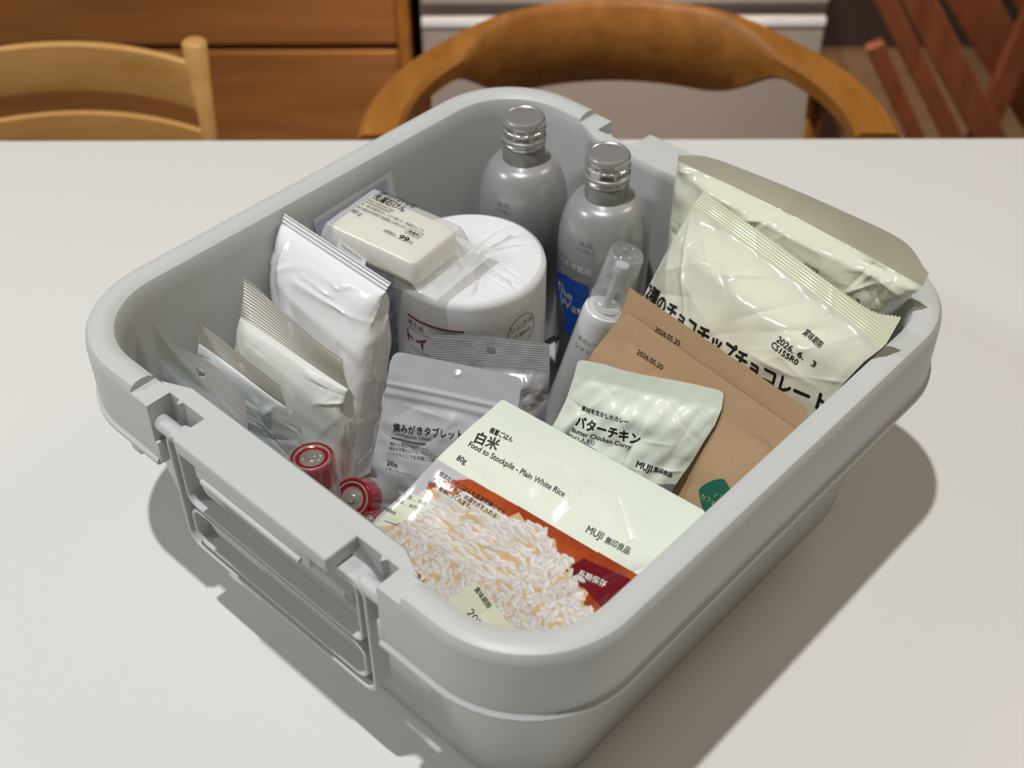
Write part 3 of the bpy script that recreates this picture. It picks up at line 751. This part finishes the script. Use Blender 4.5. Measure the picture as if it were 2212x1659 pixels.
hc = lambda x, y: 9 * np.exp(-((y) / 26.) ** 2) * np.cos(PI * x / 130) * -1
t, f, b = pack('wet_wipe_pack', 'matt white pack with a wide pearly ribbed header, leaning before the glossy white pack', 'pouch', (-.1985, -.1105, .1855), (2.47, 81, 0), [(0, -2), (3, 14), (6, 40), (4, 170)], [(131, 1), (130, 15), (131, 33), (128, 170)], 168, 31, 25, M['whitem'], M['pearl'], 31, (2.45, .42), hole=(65, 9.5, 4.4), jag=.35, curl=hc, top=(-4, -1, .6, 1.2, .5, 0, -.2, .3, .8), amp=1.1, bodyw=(3, 2))
gx = []
for k, (s_, z_) in enumerate([('品名：ハンドソープ', 4.5), ('JAPAN', 9.5), ('H103', 14.5)]):
    gx.append(text2d(s_, 12 + k * 6, z_ * 0, [30, 13, 12][k], 0, 3.2, 0))
# fine print down the right-hand gusset
def gusset(f, t, rows, xoff, thick):
    VV, FF = join(*[(np.concatenate([v, np.zeros((len(v), 1))], 1), g) for v, g in rows])
    y = VV[:, 0]; z = VV[:, 1]
    x = f.xr(y) + xoff
    P = f.O + (x[:, None] * f.ex + y[:, None] * f.dn + z[:, None] * f.n) / 1000
    part('fine_print', P, FF, M['greyink'], t)
gusset(f, t, [text2d('家庭用品品質表示法に基づく表示', 52, -3, 36, 0, 3, 0), text2d('品名・ハンドソープ・H103', 60, 3.5, 50, 0, 4, 0), text2d('JAPAN', 60, 8.5, 10, 0, 3.4, 0), text2d('紙', 118, 1, 5, 0, 5, 0)], 3.6, 36)

hc2 = lambda x, y: -5 * np.exp(-((y) / 30.) ** 2) * np.cos(PI * x / 112)
t, f, b = pack('wet_wipe_pack', 'pale bluish pack with narrow ribbed header, right behind the flat hanging pouch', 'pouch', (-.2010, -.1540, .1705), (3.25, 88, 0), [(0, 0), (4, 12), (2, 40), (6, 150)], [(106.6, -.9), (108.4, 12), (108.7, 27), (110, 150)], 125, 21, 15, M['bluish'], M['pearl'], 41, (2.3, .42), hole=(57.8, 11.5, 3.4), jag=.6, curl=hc2, amp=1.3, top=(0, .4, -.6, .8, .2, -.8, .5), bodyw=(2, 9))
f.bulge = 0; f.cr = None; f.curl = None
f.ink('white_dot', [shape2d([(84 + 4.0 * math.cos(k * PI / 12), 34 + 3.8 * math.sin(k * PI / 12)) for k in range(24)], 2)], M['white'], t, lift=6.3)

# flat hanging pouch nearest the left corner
hc3 = lambda x, y: -3 * np.exp(-((y) / 50.) ** 2) * np.sin(PI * np.clip(x, 0, 118) / 118) + 3 * np.sin(x / 17.) * np.exp(-y / 30)
f = Film((-.2050, -.1835, .188), (-1.4, 88, 0), [(0, 0), (0, 20), (8, 120)], [(118, 0), (114, 28), (112, 120)], 120, top=(0, 6, 5, 3.2, 2.4, 3.2, 3.8, 1, 0), seal=30, bulge=2, curl=hc3, crease=Creases(8, 14, 118, 120, .5, 3, 30, fbm=.3))
t = thing('hanging_pouch', 'flat satin grey pouch with a round hanging hole in the left crate corner', 'pouch', tuple(f.P(np.array([58.]), np.array([120.]))[0]))
V, F, X, Y = f.mesh(res=.7, y1=31, hole=(55.3, 18.5, 4.9), jag=.2); part('header', V, F, M['hangf'], t)
V, F, X, Y = f.mesh(res=1.5, y0=30); part('front', V, F, M['bluish'], t)
V, F = f.back(31, 3); part('back', V, F, M['bluish'], t)

# ------------------------------------------------------------ silver foil pouch and grey tablet pouch
f = Film((-.0810, -.0145, .140), (32.4, 80, 2.96), [(-.5, 0), (-1, 60), (-3, 130)], [(96.5, 0), (96.5, 23), (95.6, 42), (92, 84), (90, 130)], 128, top=(0, -1.5, -3, -2.5, -1.2, 0), seal=25.5, bulge=9, crease=Creases(77, 60, 96, 128, 1.5, 1.6, 18, fbm=1.6, fscale=16), ribs=(2.1, .32), bump_top=14)
t = thing('foil_pouch', 'crinkled shiny silver foil pouch with ribbed top, standing before the toilet roll', 'pouch', tuple(f.P(np.array([48.]), np.array([128.]))[0]))
V, F, X, Y = f.mesh(res=.5, y1=25.6, rres=.32, hole=(49.3, 10.7, 3.9), jag=.25); part('ribbed_header', V, F, M['foil'], t)
V, F, X, Y = f.mesh(res=1.0, y0=25.5); part('front', V, F, M['foil'], t); V, F = f.back(26, 3); part('back', V, F, M['foil'], t)
zc = lambda x, y: 1.0 * (np.exp(-((y - 28) / 2.2) ** 2) + np.exp(-((y - 36) / 3.0) ** 2)) + .00035 * (x - 50) ** 2
f = Film((-.0797, -.0549, .150), (25.55, 70, 0), [(1.5, 0), (-2, 11), (-3.5, 30), (-6, 54), (-10, 86), (-13, 122)], [(105, 0), (104, 19), (104, 60), (106, 122)], 124, seal=38, bulge=6, crease=Creases(15, 26, 105, 124, .8, 4, 26, fbm=.5), curl=zc, corner=5)
t = thing('tablet_pouch', 'upright satin grey zip pouch with black lettering and a round hang hole', 'pouch', tuple(f.P(np.array([48.]), np.array([124.]))[0]))
V, F, X, Y = f.mesh(res=.7, hole=(52.9, 8.5, 4.0)); part('front', V, F, M['greyfoil'], t); V, F = f.back(40, 4); part('back', V, F, M['greyfoil'], t)
T = text2d
f.ink('black_print', [T('歯みがきタブレット', 6, 65.5, 58, -6.5, 7.6, .02, fine=.2), T('Toothpaste tablet', 5.2, 69.6, 33, -4, 4.4, .005), line2d((4.5, 72.8), (33.4, 71.4), .9),
    T('噛むと泡立つタブレット。', 4.2, 78.9, 33.2, -4, 3.4, .0), T('歯みがき粉としても、マウスウォッシュとしても', 3.7, 83.0, 58, -3.8, 3.4, .0), T('いつでもどこでも手軽に口腔ケア', 3.2, 87.4, 46, -3.8, 3.4, .0), T('20', 2.2, 97.3, 6.6, -1.7, 6.0, .02), T('粒', 9.2, 97.1, 3.0, -1.7, 3.4, .02), T('レモンフレーバー', 2.2, 101.2, 21.6, 2, 3.2, .0)], M['black'], t)

# ------------------------------------------------------------ batteries
def battery(name, label, top, ax, R, Lb, group, sleeve=False, dirlab=None):
    ax = np.array(ax, float); ax /= np.linalg.norm(ax); base = np.array(top) - ax * Lb
    t = thing(name, label, 'battery', tuple(base), group)
    k = R / .0165
    V, F = lathe([(R * .8, 0), (R * .97, .0006), (R, .002), (R, Lb - .0042 * k)], 56, ax, base); auto_smooth(part('casing', V, F, M['panel'], t), 35)
    V, F = lathe([(R * 1.003, Lb * .62), (R * 1.006, Lb * .62 + .0002), (R * 1.006, Lb - .0040 * k), (R * .99, Lb - .0024 * k), (R * .95, Lb - .0017 * k), (R * .87, Lb - .0019 * k), (R * .86, Lb - .0026 * k)], 64, ax, base); auto_smooth(part('red_label', V, F, M['redlab'], t), 40)
    V, F = lathe([(R * .86, Lb - .0030 * k), (R * .83, Lb - .0016 * k), (R * .76, Lb - .0014 * k), (R * .72, Lb - .0030 * k), (R * .60, Lb - .0034 * k), (R * .56, Lb - .0026 * k), (R * .40, Lb - .0024 * k), (R * .36, Lb - .0018 * k), (R * .22, Lb - .0016 * k), (R * .20, Lb + .0002 * k), (R * .17, Lb + .0006 * k), (.0001, Lb + .0004 * k)], 56, ax, base); auto_smooth(part('terminal', V, F, M['steel'], t), 25)
    if sleeve:
        V, F = lathe([(R * 1.02, .001), (R * 1.02, Lb - .001), (R * 1.0, Lb + .0004), (R * .90, Lb + .0004)], 48, ax, base); part('shrink_film', V, F[:-2], M['clear'], t)
    if dirlab is not None:
        q = np.array(Vector((0, 0, 1)).rotation_difference(Vector(ax)).to_matrix()); rows = []
        for i, s_ in enumerate(['単1形アルカリ乾電池', '使用推奨期限 2030-04', '注意：充電しない', '+−を逆にしない', '水にぬらさない', '火の中に投入しない', '幼児の手の届かぬ所']): rows.append(text2d(s_, -11, i * 3.1, 21, 0, 2.6, .0))
        V, F = join(*[(np.concatenate([v, np.zeros((len(v), 1))], 1), g) for v, g in rows])
        a = rad(dirlab) + V[:, 0] / 1000 / R; P = np.stack([(R + .0002) * np.cos(a), (R + .0002) * np.sin(a), Lb * .60 - .003 - V[:, 1] / 1000], 1) @ q.T + base
        part('fine_print', P, F, M['dark'], t)
battery('large_battery', 'large red-capped battery standing upright in clear film behind the front grip plate', (-.0445, -.1695, .145), (-.06, .02, 1), .0162, .060, 'batteries', True, -40)
battery('large_battery', 'second large red-capped battery, tilted towards the viewer under the upright one', (-.0405, -.1425, .0800), (.25, -.80, .80), .0160, .058, 'batteries')
battery('small_battery', 'small red battery end showing between large battery and rice pouch', (-.0145, -.1475, .0800), (.25, -.80, .80), .0070, .049, 'batteries')

# ------------------------------------------------------------ printed faces (flat print on the film, held as point colours)
class Canvas:
    def __init__(s, x0, y0, x1, y1, res, col):
        s.x0, s.y0, s.r = x0, y0, res; s.nx = int((x1 - x0) / res) + 1; s.ny = int((y1 - y0) / res) + 1
        s.X, s.Y = np.meshgrid(x0 + np.arange(s.nx) * res, y0 + np.arange(s.ny) * res); s.C = np.zeros((s.ny, s.nx, 3)); s.C[:] = col
    def poly(s, pts):
        m = np.zeros(s.X.shape, bool); n = len(pts)
        for i in range(n):
            (xa, ya), (xb, yb) = pts[i], pts[(i + 1) % n]
            if ya == yb: continue
            c = ((ya > s.Y) != (yb > s.Y)); m ^= c & (s.X < (xb - xa) * (s.Y - ya) / (yb - ya) + xa)
        return m
    def fill(s, pts, col): s.C[s.poly(pts)] = col
    def sample(s, x, y):
        fx = np.clip((x - s.x0) / s.r, 0, s.nx - 1.001); fy = np.clip((y - s.y0) / s.r, 0, s.ny - 1.001); i = fx.astype(int); j = fy.astype(int); u = (fx - i)[:, None]; v = (fy - j)[:, None]
        return s.C[j, i] * (1 - u) * (1 - v) + s.C[j, i + 1] * u * (1 - v) + s.C[j + 1, i] * (1 - u) * v + s.C[j + 1, i + 1] * u * v
def C3(r, g, b): return np.array(srgb(r, g, b)[:3])
def fuzz(shape, seed, n):
    r = np.random.RandomState(seed); a = r.rand(shape[0] // n + 3, shape[1] // n + 3); yy = np.arange(shape[0]) / n; xx = np.arange(shape[1]) / n
    i = yy.astype(int); j = xx.astype(int); v = smooth01(yy - i)[:, None]; u = smooth01(xx - j)[None, :]
    return a[i][:, j] * (1 - u) * (1 - v) + a[i][:, j + 1] * u * (1 - v) + a[i + 1][:, j] * (1 - u) * v + a[i + 1][:, j + 1] * u * v

# ------------------------------------------------------------ rice pouch
def rice():
    cv = Canvas(-52, -2, 170, 192, .25, C3(196, 192, 196))
    rs = np.random.RandomState(9)
    og = cv.poly([(-14, 76), (12, 59), (175, 55), (175, 195), (60, 195), (-14, 110)])
    n1 = fuzz(cv.X.shape, 3, 60)[..., None]; n2 = fuzz(cv.X.shape, 4, 14)[..., None]
    oc = C3(150, 58, 22) * (1 - n1) + C3(190, 88, 36) * n1; oc = oc * (.9 + .2 * n2)
    cv.C[og] = oc[og]
    RB = [(-28.3, 118.7), (-21.5, 100.5), (-15.1, 86.6), (-9.2, 76.9), (2.1, 76.1), (18.1, 68.9), (39.4, 66.4), (51.4, 67.6), (56, 61.3), (63.6, 64.7), (75.1, 61), (82.2, 67.1), (87.8, 64), (93.3, 71), (103.5, 70.2), (108.3, 76.2), (117, 77.4), (115.2, 83.4), (125.3, 82.6), (124.6, 90.3), (128.7, 92.9), (133.5, 90.1), (131, 104), (134, 122), (128, 150), (120, 192), (20, 192), (20.5, 133.5), (.8, 128.8), (-16.3, 127.9)]
    rb = cv.poly(RB); cv.C[rb] = (C3(216, 184, 136) * (.85 + .25 * n2) * np.ones_like(cv.C))[rb]
    # dark red tag under the grains
    cv.fill([(105, 78.5), (111.5, 65.5), (150, 61.5), (150, 70), (138, 88), (126, 84)], C3(112, 14, 28))
    G = []
    for _ in range(2100):
        x = rs.uniform(-30, 136); y = rs.uniform(58, 190); G.append((x, y))
    jx = ((np.array([g[0] for g in G]) - cv.x0) / cv.r).astype(int); jy = ((np.array([g[1] for g in G]) - cv.y0) / cv.r).astype(int)
    ok = rb[np.clip(jy, 0, cv.ny - 1), np.clip(jx, 0, cv.nx - 1)]
    for (x, y), o_ in zip(G, ok):
        if not o_: continue
        up = y < 112 and x < 75
        L_ = rs.uniform(3.0, 5.0) * (1.25 if up else .85); w_ = rs.uniform(1.2, 1.9) * (.85 if up else 1.1)
        a = rs.normal(.05, .25) if up else rs.uniform(0, PI)
        c, s_ = math.cos(a), math.sin(a); k = int(L_ / cv.r) + 2
        cx_, cy_ = int((x - cv.x0) / cv.r), int((y - cv.y0) / cv.r)
        ya, yb, xa, xb = max(0, cy_ - k), min(cv.ny, cy_ + k), max(0, cx_ - k), min(cv.nx, cx_ + k)
        X = cv.X[ya:yb, xa:xb] - x; Y = cv.Y[ya:yb, xa:xb] - y; u = (X * c + Y * s_) / L_; v = (-X * s_ + Y * c) / w_
        v = v + .25 * u * u * rs.choice([-1, 1]); d = np.abs(u) ** 2.4 + v * v; m = d < 1
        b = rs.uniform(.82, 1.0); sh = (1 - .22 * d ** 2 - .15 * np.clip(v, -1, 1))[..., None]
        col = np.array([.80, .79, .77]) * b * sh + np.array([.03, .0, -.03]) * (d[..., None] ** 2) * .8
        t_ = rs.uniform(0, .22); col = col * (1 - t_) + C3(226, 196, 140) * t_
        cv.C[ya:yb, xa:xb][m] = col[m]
    cv.fill([(-60, -5), (175, -5), (175, 57.2), (60, 57.8), (-60, 59.6)], C3(231, 239, 222))
    leaf = [(-21.5, 88.4), (-10.8, 86.3), (0, 87.7), (-3.5, 92), (-8.7, 96.9), (-16.9, 107.9), (-26.3, 116.9), (-37.5, 123.8), (-33.2, 110.8), (-28, 97.4)]
    cv.fill(leaf, C3(224, 230, 208)); cv.fill([(53.3, 116), (42.4, 135.5), (64, 146), (94, 130.5)], C3(224, 228, 200))
    curl = lambda x, y: -5 * np.exp(-((y) / 18.) ** 2) * (1 - np.cos(2 * PI * x / 166)) * .3 + .0006 * (x - 83) ** 2 * smooth01(y / 60)
    cr = Creases(3, 34, 150, 190, .55, 3.2, 30, fbm=.28, fscale=34)
    f = Film((.0488, -.0685, .190), (5.42, 40, -1.73), [(0, 0), (-9.9, 26.4), (-18.4, 55), (-27.7, 88.5), (-37.8, 115.6), (-40, 140), (-28, 178)], [(166, 0), (160, 20), (156, 39), (150.5, 59), (146, 78.5), (144, 120), (138, 172)], 171, seal=17, bulge=11, crease=cr, curl=curl, ribs=(1.7, .07), corner=2, bump_top=60)
    t = thing('rice_pouch', 'cream and orange plain white rice pouch with a rice photo, foremost in crate', 'pouch', tuple(f.P(np.array([60.]), np.array([171.]))[0]))
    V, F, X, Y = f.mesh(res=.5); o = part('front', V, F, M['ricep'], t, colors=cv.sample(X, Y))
    V, F = f.back(17, 3); part('back', V, F, M['greyfoil'], t)
    T = text2d
    f.ink('black_print', [T('備蓄ごはん', 3.8, 24.5, 19, -5, 4.6, .025), T('白米', -1.9, 35.3, 18.5, -8, 9.3, .035), T('Food to Stockpile - Plain White Rice', -3.9, 40.2, 80, -1.8, 5.8, .022), T('80g', -5.6, 52.5, 8, -5, 5.6, .02),
        T('炊きたてのごはんを急速乾燥させた', -10.7, 67.6, 58.4, 0, 3.9, .01, shear=.15), T('アルファ米です。お湯や水を入れる', -12.6, 71.8, 56, .8, 3.9, .01, shear=.15), T('けで、簡単につくれます。', -14.7, 76.6, 38.6, -.5, 3.9, .01, shear=.15),
        T('目安… 15分', -27, 93.6, 20, -10, 3.6, .005), T('目安… 60分', -31, 99.4, 20, -10, 3.6, .005), T('160ml', -35.5, 108.5, 10, -6, 4, .01), line2d((-30, 114.5), (-18, 112), .4), T('賞味期限', 55.0, 121.2, 16.4, 22, 4.6, .01)], M['black'], t, lift=.22)
    f.ink('grey_brand_print', [T('MUJI', 102.8, 50.2, 12.2, -3.5, 7.0, .022), T('無印良品', 117.4, 49.8, 18.2, -3.2, 5.4, .025),], M['dark'], t, lift=.22)
    f.ink('date_stamp', [T('2027. 4', 58.0, 137.5, 26, 22, 8, -.02), T('B514', 57.5, 146, 12, 22, 8, -.02)], M['dark'], t, lift=.22)
    f.ink('white_print', [T('長期保存', 113.5, 77.2, 19.2, -7, 5.2, .02)], M['whiteink'], t, lift=.22)
rice()

# ------------------------------------------------------------ curry pouch
def curry():
    cv = Canvas(-20, -4, 116, 140, .3, C3(229, 238, 221))
    pu = C3(134, 130, 150)
    cv.fill([(-22, 56.5), (7, 58.5), (19, 59.4), (28, 62.5), (36, 67.5), (41, 78), (42, 142), (-22, 142)], pu)
    cv.fill([(48, 142), (49, 78), (51, 72.2), (58, 73.5), (66, 75.2), (76, 77.5), (92, 74.9), (110, 74), (110, 142)], pu)
    cr = Creases(52, 44, 108, 125, 1.2, 2.6, 20, fbm=.9, fscale=24)
    curl = lambda x, y: 4 * np.exp(-((y) / 22.) ** 2) * np.cos(PI * (x - 20) / 60.) * .5
    f = Film((.0534, .0086, .180), (23.76, 60, 0), [(0, 0), (-1.1, 14.6), (-4.1, 34.3), (-8.2, 48.4), (-11.4, 57), (-10, 80), (-6, 125)], [(108.6, 0), (109.4, 12.4), (107, 25.7), (101.9, 39.2), (96.2, 56.5), (90, 71.1), (86, 82.3), (88, 125)], 122, top=(0, -.8, .6, 1.2, .8, .3, 0, 0), seal=12, bulge=9, crease=cr, curl=curl, ribs=(1.5, .08), corner=4, bump_top=22)
    t = thing('curry_pouch', 'pale green-cream glossy curry pouch leaning on the brown paper bags', 'pouch', tuple(f.P(np.array([50.]), np.array([122.]))[0]))
    V, F, X, Y = f.mesh(res=.7); part('front', V, F, M['curryp'], t, colors=cv.sample(X, Y)); V, F = f.back(14, 2); part('back', V, F, M['greyfoil'], t)
    T = text2d
    f.ink('black_print', [T('素材を生かしたカレー', 9.6, 36.2, 36.8, 1.4, 4.2, .02), T('バターチキン', 7.1, 48.2, 50, 3.1, 9.4, .04, fine=.18), T('Butter Chicken Curry', 5.3, 54.0, 46.5, 1.9, 5.0, .012, shear=.1), T('180g(1人前)', .3, 59.3, 24, -1.5, 4.2, .0, shear=.15), T('MUJI', 57.7, 67.4, 11.9, 7.4, 7.0, .022), T('無印良品', 70.7, 68.2, 13.8, 8.6, 4.6, .025)], M['black'], t, lift=.35)
curry()

# ------------------------------------------------------------ kraft paper bags
def kraft(name, label, O, abc, left, right, h, seed, date, badge, seal=19, bulge=5, amp=.5):
    cr = Creases(seed, 18, right[0][0], h, amp, 3.0, 34, fbm=amp, fscale=40)
    f = Film(O, abc, left, right, h, seal=seal, bulge=bulge, crease=cr, ribs=(2.3, .05), bump_top=60)
    t = thing(name, label, 'bag', tuple(f.P(np.array([right[0][0] / 2]), np.array([float(h)]))[0]), 'kraft tea bags')
    V, F, X, Y = f.mesh(res=1.2, rres=.5); part('front', V, F, M['kraft'], t); V, F = f.back(seal, 1.5); part('back', V, F, M['kraft'], t)
    f.ink('date_stamp', date, M['black'], t, lift=.4)
    if badge:
        cx_, cy_, r = 133.5, 79.5, 14.5; pts = []
        for k in range(64):
            a = 2 * PI * k / 64; c, s_ = math.cos(a), math.sin(a); q = (abs(c) ** 1.35 + abs(s_) ** 1.35) ** (-1 / 1.35); a2 = rad(-8)
            px, py = c * r * 1.12 * q, s_ * r * 1.18 * q; pts.append((cx_ + px * math.cos(a2) - py * math.sin(a2), cy_ + px * math.sin(a2) + py * math.cos(a2)))
        f.ink('green_badge', [shape2d(pts, 3)], M['green'], t, lift=.45)
        f.ink('badge_lettering', [text2d('ノン', 130, 78.5, 8.5, -12, 4.8, .0), text2d('カフェイン', 121.5, 86.3, 22, -10, 4.8, .0)], M['tan'], t, lift=.75)
kraft('kraft_bag', 'front brown kraft paper tea bag with a green badge and full date stamp', (.0530, .0660, .1885), (-5.17, 65, -1.75), [(0, 0), (-8, 17.3), (-15.3, 42.2), (-20.8, 82.2), (-24, 119), (-24, 165)], [(164.2, 0), (165, 20), (163, 60), (160, 165)], 165, 61, [text2d('2026.05.20', 21, 23.4, 25.5, -2.5, 5.8, -.005)], True)
kraft('kraft_bag', 'rear brown kraft paper tea bag, mostly hidden, its date stamp half covered', (.0457, .0755, .2035), (-5.46, 70, -1.67), [(0, 0), (.7, 29), (2, 180)], [(172, 0), (172.5, 10), (170, 30), (158, 180)], 180, 62, [text2d('2026.05.20', 33.9, 18.2, 24.5, -3.5, 5.8, -.005)], False, bulge=2, amp=.35)

# ------------------------------------------------------------ the two cream biscuit bags at the back
def cookies():
    cr = Creases(91, 60, 205, 190, 1.5, 4.0, 30, fbm=1.0, fscale=44)
    curl = lambda x, y: -7 * np.exp(-((y - 0) / 30.) ** 2) * np.sin(PI * x / 205) * .6
    f = Film((.0372, .1755, .236), (-12.67, 66, -1.16), [(-1, 0), (-3.2, 10), (-6.7, 38), (-9.4, 66.6), (-11.3, 97), (-9, 190)], [(199, 0), (199, 12), (191, 31), (183, 66), (175, 100), (160, 190)], 188, top=(0, 0, 0, 0, 0, 0, 0, 0, -.4, -1, -3, -13), seal=14.5, bulge=17, crease=cr, curl=curl, ribs=(2.2, .16), bump_top=34)
    t = thing('biscuit_bag', 'front glossy cream bag of chocolate chip biscuits with large black lettering and zigzag top seal', 'bag', tuple(f.P(np.array([90.]), np.array([188.]))[0]), 'cream biscuit bags')
    V, F, X, Y = f.mesh(res=1.0, y1=14.6, rres=.4, teeth=(2.9, 1.5)); part('zigzag_seal', V, F, M['creamseal'], t, label='yellowish ribbed seal with zigzag edge')
    V, F, X, Y = f.mesh(res=1.0, y0=14.5); part('front', V, F, M['cream2'], t); V, F = f.back(15, 5); part('back', V, F, M['cream2'], t)
    T = text2d
    f.ink('black_print', [T('2種のチョコチップチョコレート', -9, 101.5, 194, -6.3, 15.5, .04, fine=.12), T('賞味期限', 142.3, 38.6, 19, .6, 5.0, .01), T('2026.', 129.8, 53.2, 16.5, .3, 6.6, .02), T('6.', 149.5, 53.3, 5.6, .3, 6.6, .02), T('3', 161.5, 53.4, 3.2, .3, 6.6, .02), T('C5155R0', 128.2, 58.6, 24.7, 2.0, 6.2, .02)], M['black'], t, lift=.5)
    cr = Creases(92, 90, 235, 120, 2.0, 2.6, 22, fbm=1.3, fscale=34)
    curl = lambda x, y: -6 * np.exp(-((y + 10) / 40.) ** 2) * np.sin(PI * np.clip(x, 0, 235) / 235)
    f = Film((-.0083, .2015, .236), (-2.86, 82, 0), [(0, 0), (2.4, 37), (7.6, 90), (14, 185)], [(232.5, -8), (229, 8), (219, 20), (208, 30), (198, 60), (188, 185)], 182, top=(0, -9, -12, -13.2, -14.2, -15.5, -17, -18, -19, -20.3, -21.5, -20, -6), seal=4, bulge=13, crease=cr, curl=curl, corner=0, bump_top=10)
    t = thing('biscuit_bag', 'rear large cream bag with a smooth flat top flap, against the far crate wall', 'bag', tuple(f.P(np.array([110.]), np.array([182.]))[0]), 'cream biscuit bags')
    V, F, X, Y = f.mesh(res=1.2, y1=4.1); part('top_flap', V, F, M['creamback'], t)
    V, F, X, Y = f.mesh(res=1.2, y0=4); part('front', V, F, M['cream2'], t); V, F = f.back(4, 3); part('back', V, F, M['creamback'], t)
    f.ink('black_print', [T('賞味期限', 139.5, 29.6, 14, 0, 4.6, .01)], M['black'], t, lift=.9)
    f.ink('date_stamp', [T('2', 186.5, 39.5, 3.4, 0, 6.6, .02)], M['black'], t, lift=.6)
cookies()
